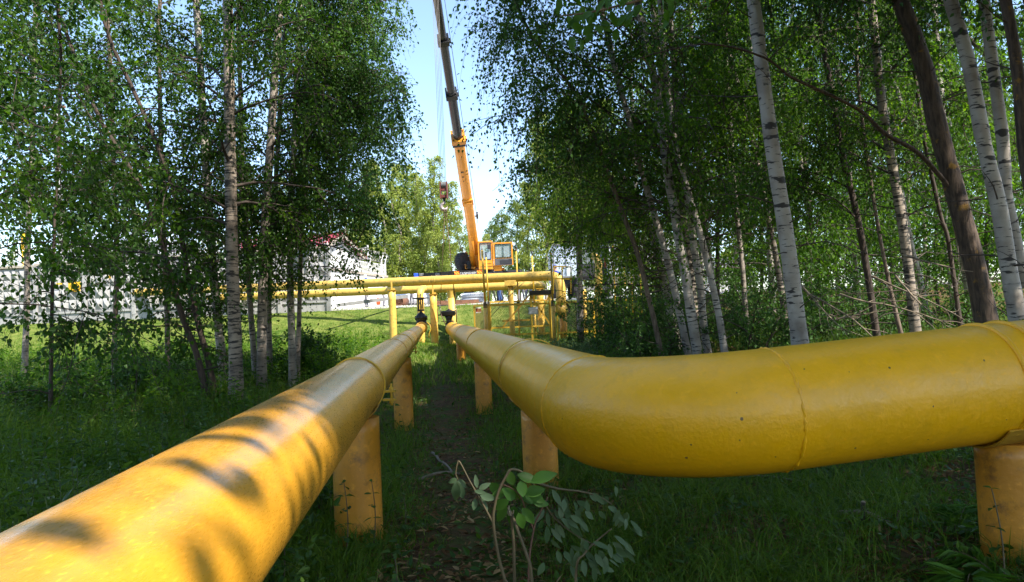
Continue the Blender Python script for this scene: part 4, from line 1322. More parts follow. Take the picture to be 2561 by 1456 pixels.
# ================================================================== vehicles, trailers, stored goods in the yard
def trailer(label, u0, u1, v0, v1, Y, mat, depth=5.5):
    k = Y / FPX
    a, b_ = at(u0, v0, Y), at(u1, v1, Y)
    w = b_.x - a.x; h = a.z - b_.z; g = float(gz(a.x, Y))
    t = thing('box_trailer', label, 'trailer', ((a.x + b_.x) / 2, Y, g))
    mb = MB(); mb.box(((a.x + b_.x) / 2, Y + depth / 2, b_.z + h / 2), (w, depth, h), bevel=.03); mb.build('cargo_box', M[mat], t)
    mb = MB()
    for x in (a.x + .03, b_.x - .03): mb.box((x, Y - .02, b_.z + h / 2), (.07, .06, h))
    for z in (b_.z + .04, a.z - .04): mb.box(((a.x + b_.x) / 2, Y - .018, z), (w - .15, .05, .08))
    mb.box(((a.x + b_.x) / 2, Y - .016, b_.z + h / 2), (.035, .04, h - .2))
    mb.build('door_trim', M['grey_steel'], t)
    mb = MB(); mb.box(((a.x + b_.x) / 2, Y + depth / 2, b_.z - .18), (w * .8, depth * .95, .3)); mb.build('chassis', M['dark_plastic'], t)
    for yy in (.9, depth - .9):
        for sx in (-1, 1):
            c = Vector(((a.x + b_.x) / 2 + sx * w * .38, Y + yy, g + .48)); mb = MB(); mb.lathe(c - Vector((.13, 0, 0)), (1, 0, 0), [(.25, 0), (.46, 0), (.48, .05), (.48, .21), (.46, .26), (.25, .26)], 20); mb.build('wheel', M['rubber'], t)
    return t


trailer('pale blue box trailer with dark edges behind the gooseneck', 1381, 1449, 611, 693, 40.0, 'box_blue')
trailer('white box trailer behind the pair of masts', 1517, 1556, 603, 690, 41.0, 'van_white')
tt = trailer('white box trailer half hidden by birch stems at the wood edge', 1592, 1700, 592, 672, 43.0, 'van_white')
# dark truck cab between them
Yk = 41.5; k_ = Yk / FPX
a, b_ = at(1460, 618, Yk), at(1496, 690, Yk); g = float(gz(a.x, Yk))
t = thing('truck', 'dark truck with a red lamp between the two pale trailers', 'truck', ((a.x + b_.x) / 2, Yk, g))
mb = MB(); xm = (a.x + b_.x) / 2; mb.box((xm, Yk + 1, (a.z + b_.z) / 2 - .1), (1.75, 2.0, a.z - b_.z), bevel=.12); mb.build('cab', M['dark_plastic'], t)
mb = MB(); mb.box((xm, Yk - .01, a.z - .62), (1.45, .03, .62), bevel=.01); mb.build('windscreen', M['glass'], t)
mb = MB(); mb.box((xm + .78, Yk - .05, a.z - .9), (.09, .06, .55)); mb.build('tail_lamp', M['sign_red'], t)
mb = MB(); mb.box((xm, Yk - .05, g + .55), (1.8, .15, .25), bevel=.03); mb.build('bumper', M['grey_steel'], t)
for sx in (-1, 1):
    mb = MB(); mb.lathe(Vector((xm + sx * .75 - .13, Yk + .6, g + .48)), (1, 0, 0), [(.25, 0), (.46, 0), (.48, .05), (.48, .21), (.46, .26), (.25, .26)], 20); mb.build('wheel', M['rubber'], t)

# low white building far in the wood
Yb = 46.0; a, b_ = at(1770, 652, Yb), at(1880, 716, Yb)
t = thing('site_cabin', 'low white cabin glimpsed between the birch stems', 'cabin', ((a.x + b_.x) / 2, Yb, float(gz(a.x, Yb))))
g = float(gz(a.x, Yb))
mb = MB(); mb.box(((a.x + b_.x) / 2, Yb + 1.5, (a.z + g) / 2), (b_.x - a.x, 3, a.z - g)); mb.build('wall', M['white_wall'], t)
mb = MB(); mb.box(((a.x + b_.x) / 2, Yb + 1.5, a.z + .07), (b_.x - a.x + .3, 3.3, .14), bevel=.02); mb.build('roof', M['grey_steel'], t)
for s in (-.3, .25):
    mb = MB(); mb.box(((a.x + b_.x) / 2 + s * (b_.x - a.x), Yb - .02, a.z - .75), (.7, .05, .6)); mb.build('window', M['dark_plastic'], t)
Yb = 33.5; a, b_ = at(1520, 690, Yb), at(1575, 712, Yb)
mb = MB(); mb.bar(Vector((a.x, Yb, a.z - .25)), Vector((b_.x + .6, Yb, a.z - .25)), .25, .5)
for k in range(5): mb.bar(Vector((a.x, Yb - .128, a.z - .06 - .1 * k)), Vector((b_.x + .6, Yb - .128, a.z - .06 - .1 * k)), .012, .012, 1)
mb.bar(Vector((a.x + .1, Yb, a.z - .9)), Vector((a.x + .1, Yb, a.z - .49)), .1, .1); mb.bar(Vector((b_.x, Yb, a.z - .9)), Vector((b_.x, Yb, a.z - .49)), .1, .1)
tag(mb.build('plank_barrier', [M['concrete_tan'], M['ink']], loc=(a.x, Yb, float(gz(a.x, Yb)))), 'pale pinkish plank barrier below the white trailer', 'barrier')

# white hatchback, mostly behind the pipes
def car(label, u, Y):
    c = at(u, 750, Y); g = float(gz(c.x, Y))
    t = thing('parked_car', label, 'car', (c.x, Y, g))
    prof = [(-.0, .22), (-.02, .55), (.06, .78), (.75, .93), (1.35, 1.40), (2.6, 1.46), (3.5, 1.30), (3.9, .92), (3.95, .30), (3.5, .2)]
    n_ = len(prof); mb = MB(); V = []
    for sx, ins in ((-.82, 0), (-.70, 1), (.70, 1), (.82, 0)):
        for (y, z) in prof: V.append(Vector((c.x + sx * (1 - (.16 if z > 1.1 else 0)), Y + y + (.03 if ins == 0 else 0), g + (z if ins else z - .03))))
    F = []
    for s in range(3):
        for i in range(n_): F.append((s * n_ + i, s * n_ + (i + 1) % n_, (s + 1) * n_ + (i + 1) % n_, (s + 1) * n_ + i))
    F.append(tuple(range(n_))); F.append(tuple(3 * n_ + i for i in range(n_)))
    mb.add(V, F, 0, True); mb.build('body', M['van_white'], t)
    mb = MB(); mb.add([(c.x - .6, Y + .80, g + .99), (c.x + .6, Y + .80, g + .99), (c.x + .54, Y + 1.31, g + 1.385), (c.x - .54, Y + 1.31, g + 1.385)], [(0, 1, 2, 3)], 0, False); mb.build('windscreen', M['dark_plastic'], t)
    for sx in (-1, 1):
        mb = MB(); mb.lathe(Vector((c.x + sx * .58, Y - .02, g + .62)), (0, -1, 0), [(.11, -.04), (.11, .01), (.07, .03)], 16); mb.build('headlight', M['glass'], t)
        for yy in (.75, 3.1):
            mb = MB(); mb.lathe(Vector((c.x + sx * .72 - .09, Y + yy, g + .30)), (1, 0, 0), [(.17, 0), (.29, 0), (.30, .03), (.30, .15), (.29, .18), (.17, .18)], 20); mb.build('wheel', M['rubber'], t)


car('white car parked behind the cross pipes left of the crane', 1023, 45.0)

Yt = 41.0; k_ = Yt / FPX
for j, lab in enumerate(('lower of two silver painted tyres stacked behind the lower cross pipe', 'upper of two silver painted tyres stacked behind the lower cross pipe')):
    c = at(1183, 747 - 11 * j, Yt); c.z = float(gz(c.x, Yt)) + .14 + .265 * j
    t = thing('painted_tyre', lab, 'tyre', c - Vector((0, 0, .13)), 'silver tyres stacked by the crane')
    mb = MB(); mb.lathe(c - Vector((0, 0, .13)), (0, 0, 1), [(.34, 0), (.58, .0), (.63, .04), (.645, .08), (.645, .18), (.63, .22), (.58, .26), (.34, .26)], 40); mb.build('casing', M['tyre_silver'], t)
    mb = MB()
    for q in range(44):
        a = 2 * PI * q / 44
        for sg in (-1, 1):
            d = Vector((math.cos(a), math.sin(a), 0)); tg = Vector((-math.sin(a), math.cos(a), 0))
            p = c + d * .652; mb.bar(p + Vector((0, 0, .10 * sg)), p + tg * .06, .02, .035, 0, d)
    mb.build('tread', M['tyre_silver'], t)

# rusty pipe offcut, beams, orange box
c0, c1 = at(998, 755, 38.0), at(1012, 751, 39.4)
mb = MB(); d = (c1 - c0).normalized(); c0.z = float(gz(c0.x, c0.y)) + .23; c1.z = c0.z + .03
mb.lathe(c0, (c1 - c0), [(.20, .02), (.20, 0), (.235, 0), (.235, (c1 - c0).length), (.20, (c1 - c0).length), (.20, .02)], 32)
mb.torus(c0.lerp(c1, .3), c1 - c0, .235, .02, 30, 6)
tag(mb.build('pipe_offcut', M['rust'], loc=c0), 'short rusty pipe lying on the bank right of the tall post', 'pipe')
mb = MB(); mb.bar(at(842, 764, 33.0), at(1020, 741, 36.5), .05, .16); tag(mb.build('steel_strip', M['grey_steel'], loc=at(842, 764, 33.0)), 'long grey steel strip sloping up to the rusty pipe', 'steel bar')
mb = MB(); a, b_ = at(1080, 757, 36.6), at(1196, 753, 37.4); mb.bar(a, b_, .2, .15); mb.bar(a + Vector((0, -.2, -.10)), b_ + Vector((.2, -.2, -.10)), .12, .08)
tag(mb.build('steel_beam', M['rust'], loc=a), 'brown steel beam on the bank top below the tyres', 'beam')
mb = MB(); c = at(946.5, 757, 40.0); mb.box(c, (.21, .2, .25), bevel=.015); mb.torus(c + Vector((0, 0, .17)), (0, 1, 0), .07, .012, 14, 6)
mb.tube([c + Vector((-.03, 0, .12)), c + Vector((-.1, 0, .5))], .02, 6)
tag(mb.build('fuel_can', M['orange_box'], loc=c), 'orange red can with a handle between two workmen', 'can')

# power lines
for i, (lab) in enumerate(('lowest overhead wire right of the crane cab', 'middle overhead wire right of the crane cab', 'topmost overhead wire right of the crane cab')):
    mb = MB(); a, b_ = at(1150, 625 - 14 * i, 75), at(1420, 560 - 16 * i, 62)
    P = [a.lerp(b_, s) - Vector((0, 0, 1.0 * s * (1 - s))) for s in [k / 12 for k in range(13)]]
    mb.tube(P, .016, 5); tag(mb.build('power_line', M['steel'], loc=P[0]), lab, 'cable', 'overhead wires right of the crane')
# ================================================================== foliage machinery
def norm(a): return a / np.maximum(np.linalg.norm(a, axis=-1, keepdims=True), 1e-9)


class Foliage:
    """gathers twigs (thin strips) and leaves; one mesh per crown"""

    def __init__(self, rng):
        self.rng = rng; self.LV = []; self.LT = []; self.SV = []

    def leaves(self, P, D, size, tint, aspect=.72, flat=.5):
        rng = self.rng; n = len(P)
        D = norm(D)
        nr = norm(rng.normal(size=(n, 3)) + np.array([0, 0, flat * 1.5]))
        s = norm(np.cross(D, nr)); u = np.cross(s, D)
        L = size[:, None]
        w = L * aspect * .5
        A = P + D * L * .08
        f = u * L * .10
        c = u * L * rng.normal(size=(n, 1)) * .10
        l1 = A + D * L * .26 + s * w * .92 + f; l2 = A + D * L * .62 + s * w * .66 + f * .7 + c
        r1 = A + D * L * .26 - s * w * .92 + f; r2 = A + D * L * .62 - s * w * .66 + f * .7 + c
        self.LV.append(np.stack([A, r1, r2, A + D * L + c * 1.8, l2, l1], 1).reshape(-1, 3))
        self.LT.append(np.repeat(tint, 6))

    def twigs(self, P, D, length, m, size, droop=.6, base_tint=None, strip=.0035, spread=.55, aspect=.72, hang=.7):
        """n twigs, each with m leaves"""
        rng = self.rng; n = len(P)
        if n == 0: return
        D = norm(D)
        g = np.array([0, 0, -1.0])
        length = np.broadcast_to(length, (n,)) if np.ndim(length) else np.full(n, length)
        T = (np.arange(m) + .5) / m
        t = T[None, :, None]
        Lk = length[:, None, None]
        Q = P[:, None] + Lk * (D[:, None] * t + g * droop * t * t)
        tang = norm(D[:, None] + 2 * g * droop * t)
        side = norm(np.cross(tang, rng.normal(size=(n, 1, 3))))
        sg = np.where(np.arange(m) % 2 == 0, 1, -1)[None, :, None]
        dl = norm(tang * .5 + side * sg * 1.0 * spread * 1.6 + g * hang + rng.normal(size=(n, m, 3)) * .35)
        Q = Q + side * sg * .012 + rng.normal(size=Q.shape) * .012
        sz = size * rng.uniform(.65, 1.2, size=(n, m))
        if base_tint is None: base_tint = rng.uniform(.15, .75, n)
        ti = np.clip(base_tint[:, None] + rng.normal(size=(n, m)) * .13, 0, 1)
        self.leaves(Q.reshape(-1, 3), dl.reshape(-1, 3), sz.ravel(), ti.ravel(), aspect)
        if strip:
            k = 4; tt = np.linspace(0, 1, k)[None, :, None]
            R = P[:, None] + Lk * (D[:, None] * tt + g * droop * tt * tt)
            sd = norm(np.cross(D, rng.normal(size=(n, 3))))[:, None] * (strip * (1 - .6 * tt))
            self.SV.append(np.stack([R - sd, R + sd], 2).reshape(-1, 2 * k, 3))

    def build(self, name, leaf, twig, parent=None, loc=None, kind=None):
        V = []; F = []; mi = []; ti = []; off = 0
        if self.LV:
            lv = np.concatenate(self.LV); n = len(lv) // 6
            q0 = np.arange(n)[:, None] * 6
            V.append(lv); F.append(np.stack([q0 + np.array([[0, 1, 2, 3]]), q0 + np.array([[0, 3, 4, 5]])], 1).reshape(-1, 4)); mi.append(np.zeros(2 * n, int)); ti.append(np.concatenate(self.LT)); off = n * 6
        if self.SV:
            sv = np.concatenate(self.SV); n, k2, _ = sv.shape
            b = off + np.arange(n)[:, None, None] * k2
            j = np.arange(k2 // 2 - 1)[None, :, None] * 2
            q = np.array([0, 1, 3, 2])[None, None, :]
            V.append(sv.reshape(-1, 3)); F.append((b + j + q).reshape(-1, 4)); mi.append(np.ones(n * (k2 // 2 - 1), int)); ti.append(np.full(n * k2, .2))
        o = mesh_np(name, np.concatenate(V), np.concatenate(F), [leaf, twig], parent, np.concatenate(mi), False, np.concatenate(ti), loc)
        if kind: o['kind'] = kind
        return o


def curve_pts(P, n):
    """smooth polyline through points"""
    P = [Vector(p) for p in P]
    out = []
    for i in range(len(P) - 1):
        p0 = P[max(i - 1, 0)]; p1 = P[i]; p2 = P[i + 1]; p3 = P[min(i + 2, len(P) - 1)]
        for k in range(n):
            t = k / n
            out.append(.5 * ((2 * p1) + (p2 - p0) * t + (2 * p0 - 5 * p1 + 4 * p2 - p3) * t * t + (3 * p1 - p0 - 3 * p2 + p3) * t ** 3))
    out.append(P[-1])
    return out


def wiggle_branch(rng, p, d, L, n=6, up=0.0, wig=.12, lim=None):
    P = [Vector(p)]; d = Vector(d).normalized()
    if lim is not None:
        e = p[0] + d.x * L
        if e > lim[1] and d.x > .02: L = max(.25, (lim[1] - p[0]) / d.x)
        if e < lim[0] and d.x < -.02: L = max(.25, (lim[0] - p[0]) / d.x)
    for i in range(n):
        d = (d + Vector(rng.normal(size=3) * wig) + Vector((0, 0, up / n))).normalized()
        P.append(P[-1] + d * (L / n))
    return P


def tree(name, label, cat, group, trunk, r0, r1=None, ztop=13.0, rtop=.03, bark='birch', leaf='leaf', seed=1,
         limbs=22, z0=1.0, L=(2.2, 1.0), az=None, azs=2.0, elev=(.35, .95), twigs=900, m=9, size=.055, tl=(.35, .8), droop=.8,
         xlim=None, zvis=None, sub=4, limb_r=.30, tint=(.15, .75), deadlow=0, zcut=None, high=.35, ybias=0.0):
    """tapered trunk with limbs in one mesh, twigs and leaves in another"""
    rng = np.random.default_rng(seed)
    pts = curve_pts(trunk, 5)
    base = Vector((pts[0].x, pts[0].y, float(gz(pts[0].x, pts[0].y))))
    d = (pts[-1] - pts[-4]).normalized()
    if pts[-1].z < ztop:
        p = pts[-1]; k = 6; st = (ztop - p.z) / k
        for i in range(k):
            d = (d * .8 + Vector((rng.normal() * .06, rng.normal() * .06, .2))).normalized()
            p = p + d * (st / max(d.z, .5)); pts.append(p)
    dn = (pts[0] - pts[1]).normalized()
    pts = [pts[0] + dn * .4] + pts
    n = len(pts); zs = np.array([p.z for p in pts])
    zfr = max([p.z for p in [Vector(q) for q in trunk]])
    r1 = r1 if r1 else r0 * .72
    R = []
    for i, p in enumerate(pts):
        if p.z <= zfr: r = r0 + (r1 - r0) * np.clip((p.z - base.z) / max(zfr - base.z, .1), 0, 1)
        else: r = r1 + (rtop - r1) * (p.z - zfr) / max(ztop - zfr, .1)
        flare = .35 * r0 * math.exp(-max(p.z - base.z, 0) / .25)
        R.append(max(r, .012) + flare + rng.normal() * .025 * r)
    t = thing(name, label, cat, base, group)
    mb = MB(); mb.tube(pts, R, 12)
    fo = Foliage(rng)
    A = np.array([tuple(p) for p in pts])

    def trunk_at(z):
        return Vector((np.interp(z, zs, A[:, 0]), np.interp(z, zs, A[:, 1]), z)), float(np.interp(z, zs, R))
    TP = []; TD = []; TW = []
    zv = zvis if zvis is not None else 99
    for i in range(limbs):
        f = (i + rng.uniform(0, 1)) / limbs
        z = base.z + z0 + (ztop - base.z - z0 - .3) * f
        p, r = trunk_at(z)
        a = rng.uniform(0, 2 * PI) if az is None else az + rng.normal() * azs / 2
        e = rng.uniform(*elev)
        dd = Vector((math.cos(a) * math.cos(e), math.sin(a) * math.cos(e), math.sin(e)))
        ln = (L[0] + (L[1] - L[0]) * f) * rng.uniform(.65, 1.15)
        B = wiggle_branch(rng, p, dd, ln, 6, -.25 - .5 * (1 - f), .10, xlim)
        rr = max(.010, min(r * limb_r, .045))
        mb.tube(B, [rr * (1 - .8 * k / 6) for k in range(7)], 5, False, 1)
        segs = [(B, rr)]
        for s in range(sub):
            k = rng.integers(1, 6); q = B[k]
            dv = (B[k] - B[k - 1]).normalized()
            sd = (dv + Vector(rng.normal(size=3)) * .75).normalized()
            b2 = wiggle_branch(rng, q, sd, ln * rng.uniform(.25, .5), 4, -.5, .15, xlim)
            mb.tube(b2, [rr * .4 * (1 - .75 * j / 4) + .0025 for j in range(5)], 4, False, 1)
            segs.append((b2, rr * .4))
        wgt = ln * ((high if z > zv else 1.0))
        for b2, _ in segs:
            bb = np.array([tuple(v) for v in b2])
            kk = 40; cl_ = rng.lognormal(0, .75)
            s0 = .3 if b2 is B else .1
            tpar = rng.uniform(s0, 1.0, kk) * (len(bb) - 1)
            i0 = np.minimum(tpar.astype(int), len(bb) - 2); fr = (tpar - i0)[:, None]
            PP = bb[i0] * (1 - fr) + bb[i0 + 1] * fr
            DD = norm(bb[i0 + 1] - bb[i0]) * .6 + rng.normal(size=(kk, 3)) * .75
            TP.append(PP); TD.append(DD); TW.append(np.full(kk, cl_ * wgt * (1.0 if b2 is B else .8)))
    TP = np.concatenate(TP); TD = np.concatenate(TD); TW = np.concatenate(TW)
    pick = rng.choice(len(TP), size=min(twigs, len(TP)), replace=False, p=TW / TW.sum())
    TP, TD = TP[pick] + rng.normal(size=(len(pick), 3)) * .05, TD[pick]
    ln = rng.uniform(*tl, size=len(TP))
    if xlim is not None:
        tip = TP + norm(TD) * ln[:, None]
        lo, hi = xlim
        j = rng.normal(size=len(TP)) * .12
        ok = (np.minimum(tip[:, 0], TP[:, 0]) > lo + j) & (np.maximum(tip[:, 0], TP[:, 0]) < hi + j)
        TP, TD, ln = TP[ok], TD[ok], ln[ok]
    if zcut is not None:
        ok = TP[:, 2] > zcut; TP, TD, ln = TP[ok], TD[ok], ln[ok]
    # clumps of lighter and darker leaves: tint varies smoothly in space
    ph = rng.uniform(0, 6, 3)
    sm = .5 + .25 * np.sin(TP[:, 0] * 2.1 + ph[0]) * np.sin(TP[:, 1] * 1.9 + ph[1]) + .25 * np.sin(TP[:, 2] * 2.3 + ph[2])
    bt = tint[0] + (tint[1] - tint[0]) * np.clip(sm + rng.normal(size=len(TP)) * .18, 0, 1)
    hi = TP[:, 2] > zv
    fo.twigs(TP[~hi], TD[~hi], ln[~hi], m, size, droop, bt[~hi])
    if hi.any(): fo.twigs(TP[hi], TD[hi], ln[hi] * 1.1, max(4, m // 2), size * 2.0, droop, bt[hi], strip=0)
    for i in range(deadlow):
        z = base.z + rng.uniform(.4, z0 + .6); p, r = trunk_at(z); a = rng.uniform(0, 2 * PI)
        B = wiggle_branch(rng, p, (math.cos(a), math.sin(a), rng.uniform(-.1, .5)), rng.uniform(.6, 1.6), 5, .1, .2)
        mb.tube(B, [.011 * (1 - .8 * k / 5) for k in range(6)], 4, False, 1)
    mb.build('trunk', [M[bark], M['limb']], t)
    fo.build('crown', M[leaf], M['twig_dark'], t)
    return t, mb


def px(Y, *uv): return [at(u, v, Y) for u, v in uv]


# ================================================================== left group of birches
GL = 'birches of the group left of the pipes'
ZV = lambda Y: EYE + .43 * Y + .9
LX = (-30, -2.05)


def birch_left(label, Y, uv, w0, w1, seed, **k):
    s = Y / FPX / 2
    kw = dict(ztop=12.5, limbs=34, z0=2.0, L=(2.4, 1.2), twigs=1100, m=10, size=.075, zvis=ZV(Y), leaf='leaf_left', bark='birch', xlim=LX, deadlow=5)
    kw.update(k)
    return tree('birch_tree', label, 'tree', GL, px(Y, *uv), w0 * s, w1 * s, seed=seed, **kw)


birch_left('stoutest birch of the left group, dark scars on its pale trunk', 14.0, [(592, 1035), (588, 850), (582, 700), (578, 520), (575, 350), (572, 150), (569, 0)], 34, 25, 11, limbs=36, twigs=750, bark='birch_rough', z0=3.2, az=1.2, azs=3.4)
birch_left('birch with sunlit upper trunk at the left of the pale stems', 16.5, [(563, 980), (545, 800), (535, 690), (520, 500), (510, 330), (500, 150), (490, 0)], 22, 17, 12, bark='birch')
birch_left('birch leaning right at its top in the middle of the left group', 16.0, [(655, 995), (655, 850), (658, 700), (665, 520), (675, 380), (690, 150), (702, 0)], 25, 18, 13, az=1.0, azs=3.2, bark='birch_grey', twigs=1000)
birch_left('slim pale birch forked low at the right of the left group', 17.0, [(733, 985), (730, 850), (726, 700), (728, 520), (736, 350), (745, 150), (752, 0)], 19, 13, 14, az=.45, azs=1.9, twigs=2300, limbs=46, z0=3.0, zcut=EYE + 1.5, L=(3.3, 2.4), leaf='leaf_blue')
birch_left('thin grey stem close behind the slim forked birch', 17.6, [(742, 985), (748, 800), (752, 650), (760, 450), (768, 300), (778, 100)], 12, 9, 15, az=.4, azs=1.8, twigs=2300, limbs=46, z0=3.0, zcut=EYE + 1.5, L=(3.3, 2.4), leaf='leaf_blue', bark='birch_grey')
birch_left('thin birch between the stoutest and the leaning one', 18.0, [(645, 995), (632, 850), (622, 700), (610, 500), (604, 330), (598, 120)], 15, 11, 16, bark='birch_grey', twigs=700, az=1.4, azs=3)
birch_left('grey birch directly right of the leaning one', 18.5, [(676, 975), (672, 800), (676, 650), (690, 450), (700, 280), (712, 80)], 15, 11, 17, az=.6, azs=1.9, bark='birch_grey', twigs=1800, limbs=42, z0=3.0, zcut=EYE + 1.4, L=(3.4, 2.2), leaf='leaf_blue')


def alder_left(label, Y, uv, w0, w1, seed, **k):
    s = Y / FPX / 2
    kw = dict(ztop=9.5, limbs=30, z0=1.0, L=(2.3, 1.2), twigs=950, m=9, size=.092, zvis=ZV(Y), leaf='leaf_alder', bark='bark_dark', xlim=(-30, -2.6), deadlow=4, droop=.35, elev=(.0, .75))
    kw.update(k)
    return tree('alder_tree', label, 'tree', 'dark slender trees left of the birches', px(Y, *uv), w0 * s, w1 * s, seed=seed, **kw)


alder_left('dark trunk leaning far to the left beside the white wall', 14.5, [(514, 980), (490, 880), (455, 790), (430, 700), (405, 610), (375, 520), (330, 430), (250, 300)], 16, 10, 21, az=2.6, azs=3.6)
alder_left('dark trunk right next to the left leaning one, straighter', 15.2, [(537, 985), (520, 900), (497, 815), (475, 720), (458, 620), (440, 500), (400, 380), (340, 240)], 16, 10, 22, az=2.8, azs=4.0)
alder_left('thin dark sapling standing alone at the far left before the wall', 11.5, [(126, 1052), (128, 900), (130, 760), (133, 660), (138, 540), (146, 380), (150, 200)], 10, 6, 23, az=None, L=(1.7, .9), twigs=420, ztop=7.5, limbs=24, z0=1.2)
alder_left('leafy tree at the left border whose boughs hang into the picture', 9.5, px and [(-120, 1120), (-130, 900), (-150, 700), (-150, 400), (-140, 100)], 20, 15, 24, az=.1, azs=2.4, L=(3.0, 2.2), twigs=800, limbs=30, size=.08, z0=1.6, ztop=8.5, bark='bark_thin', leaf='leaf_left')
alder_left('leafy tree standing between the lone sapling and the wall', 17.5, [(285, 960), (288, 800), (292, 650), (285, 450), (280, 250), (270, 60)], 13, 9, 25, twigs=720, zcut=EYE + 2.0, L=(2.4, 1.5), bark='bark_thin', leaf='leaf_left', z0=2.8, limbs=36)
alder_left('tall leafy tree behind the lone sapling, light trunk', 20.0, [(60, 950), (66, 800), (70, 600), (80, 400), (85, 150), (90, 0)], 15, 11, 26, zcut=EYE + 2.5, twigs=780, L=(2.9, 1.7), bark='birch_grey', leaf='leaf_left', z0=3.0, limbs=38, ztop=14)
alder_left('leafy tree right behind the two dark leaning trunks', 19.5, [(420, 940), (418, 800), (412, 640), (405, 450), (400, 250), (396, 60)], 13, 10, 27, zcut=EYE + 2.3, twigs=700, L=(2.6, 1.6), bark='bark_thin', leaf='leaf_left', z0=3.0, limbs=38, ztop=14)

# ================================================================== right wood, front rows
GR = 'birches of the wood right of the pipes'


def birch_right(label, Y, uv, w0, w1, seed, nm='birch_tree', grp=GR, **k):
    s = Y / FPX / 2
    kw = dict(ztop=18.0 if Y < 13.2 else 12.0, limbs=36, z0=2.4, L=(2.3, 1.6), twigs=1150, m=10, size=.068, zvis=ZV(Y), leaf='leaf', bark='birch', xlim=(-.4, 40), deadlow=9)
    kw.update(k)
    return tree(nm, label, 'tree', grp, px(Y, *uv), w0 * s, w1 * s, seed=seed, **kw)


birch_right('white birch bowed over to the left behind the brown sapling', 17.5, [(1694, 870), (1673, 759), (1654, 679), (1634, 598), (1602, 518), (1557, 437), (1520, 395), (1480, 365), (1430, 345)], 24, 13, 31, az=3.0, azs=1.8, L=(2.0, 1.8), twigs=650, ztop=5.4, leaf='leaf_light', limbs=30, z0=1.4, droop=1.4)
birch_right('thin brown sapling leaning left across the sky gap', 14.0, [(1656, 897), (1640, 820), (1622, 743), (1593, 630), (1557, 534), (1522, 437), (1482, 330), (1440, 235), (1375, 150), (1330, 90)], 14, 8, 32, bark='bark_thin', az=2.9, azs=2.6, L=(1.9, 1.3), ztop=9.0, twigs=1150, z0=3.0, zcut=EYE + 2.8, limbs=34, leaf='leaf_blue', droop=1.3, deadlow=10, xlim=(-1.0, 40))
birch_right('first upright birch of the clump right of the brown sapling', 14.0, [(1722, 892), (1698, 775), (1676, 679), (1650, 582), (1631, 518), (1608, 437), (1570, 290), (1540, 180), (1500, 0)], 19, 14, 33, az=2.9, azs=2.4, L=(3.0, 2.2), twigs=1500, limbs=40, z0=3.6, zcut=EYE + 3.0, leaf='leaf_blue', droop=1.3, xlim=(-1.05, 40))
birch_right('drooping birch with light green veils of leaves above the gooseneck', 21.5, [(1452, 820), (1450, 700), (1446, 560), (1440, 430), (1436, 330)], 18, 10, 53, L=(2.0, 1.0), twigs=3200, limbs=48, z0=3.2, ztop=7.8, leaf='leaf_light', droop=1.3, xlim=(.5, 40), tint=(.2, 1.0), size=.07, zcut=EYE + 2.5, bark='birch_grey', elev=(.2, .8))
birch_right('brightest stem in the middle of the birch clump', 13.5, [(1746, 892), (1727, 775), (1715, 689), (1698, 598), (1686, 518), (1670, 437), (1642, 230), (1618, 120), (1594, 0)], 26, 20, 34, az=1.8, azs=3.0, twigs=700, zcut=EYE + 2.2)
birch_right('dark scarred birch hidden behind the brightest stem', 17.0, [(1745, 875), (1735, 760), (1724, 663), (1715, 566), (1692, 453), (1676, 340), (1652, 170), (1632, 0)], 22, 17, 35, bark='birch_rough', ztop=9.0, twigs=450)
birch_right('birch with a sunlit lower stem right of the brightest one', 14.2, [(1771, 888), (1759, 807), (1753, 727), (1740, 646), (1727, 550), (1712, 430), (1700, 330), (1688, 180), (1672, 0)], 20, 15, 36)
birch_right('birch leaning left out of the clump, lowest part sunlit', 13.3, [(1812, 882), (1801, 807), (1785, 727), (1763, 630), (1737, 534), (1708, 437), (1690, 370), (1668, 200), (1650, 0)], 18, 14, 37, deadlow=14)
birch_right('slender birch behind the clump with rough dark patches', 18.0, [(1800, 872), (1788, 740), (1779, 678), (1766, 582), (1753, 485), (1745, 350), (1732, 150), (1724, 0)], 14, 11, 38, bark='birch_grey', ztop=7.4, twigs=320)
birch_right('thin dark stem standing straight right of the clump', 18.5, [(1797, 868), (1795, 727), (1795, 582), (1801, 469), (1806, 300), (1812, 100)], 11, 9, 39, 'alder_tree', 'dark trees of the wood right of the pipes', bark='bark_dark', ztop=7.4, twigs=320)
birch_right('thin birch midway between the clump and the thick white birch', 16.0, [(1875, 876), (1866, 791), (1856, 663), (1840, 503), (1828, 340), (1815, 150), (1800, 0)], 13, 10, 40, bark='birch_grey')
birch_right('grey stem just left of the thick white birch', 15.0, [(1978, 860), (1962, 780), (1944, 661), (1914, 511), (1884, 361), (1836, 180), (1792, 0)], 15, 12, 41, bark='birch_rough', deadlow=14)
birch_right('thick white birch standing alone in front of the wood', 10.6, [(2002, 868), (1980, 691), (1959, 541), (1935, 391), (1914, 240), (1899, 120), (1884, 0)], 42, 33, 42, limbs=26, z0=5.2, L=(2.2, 1.6), twigs=700, deadlow=10)
birch_right('dark smooth trunk right of the thick white birch', 13.0, [(2193, 842), (2161, 631), (2137, 511), (2101, 361), (2077, 210), (2038, 0)], 17, 14, 43, 'alder_tree', 'dark trees of the wood right of the pipes', bark='bark_dark', leaf='leaf_alder', twigs=1100, limbs=34, z0=2.2)
birch_right('brown rough birch left of the leaning brown trunk', 12.0, [(2290, 832), (2263, 601), (2233, 421), (2203, 240), (2179, 0)], 25, 20, 44, bark='birch_rough', twigs=1000)
birch_right('pale birch behind the brown rough birch', 16.0, [(2326, 826), (2300, 700), (2275, 601), (2251, 469), (2225, 330), (2200, 150), (2180, 0)], 16, 12, 45)
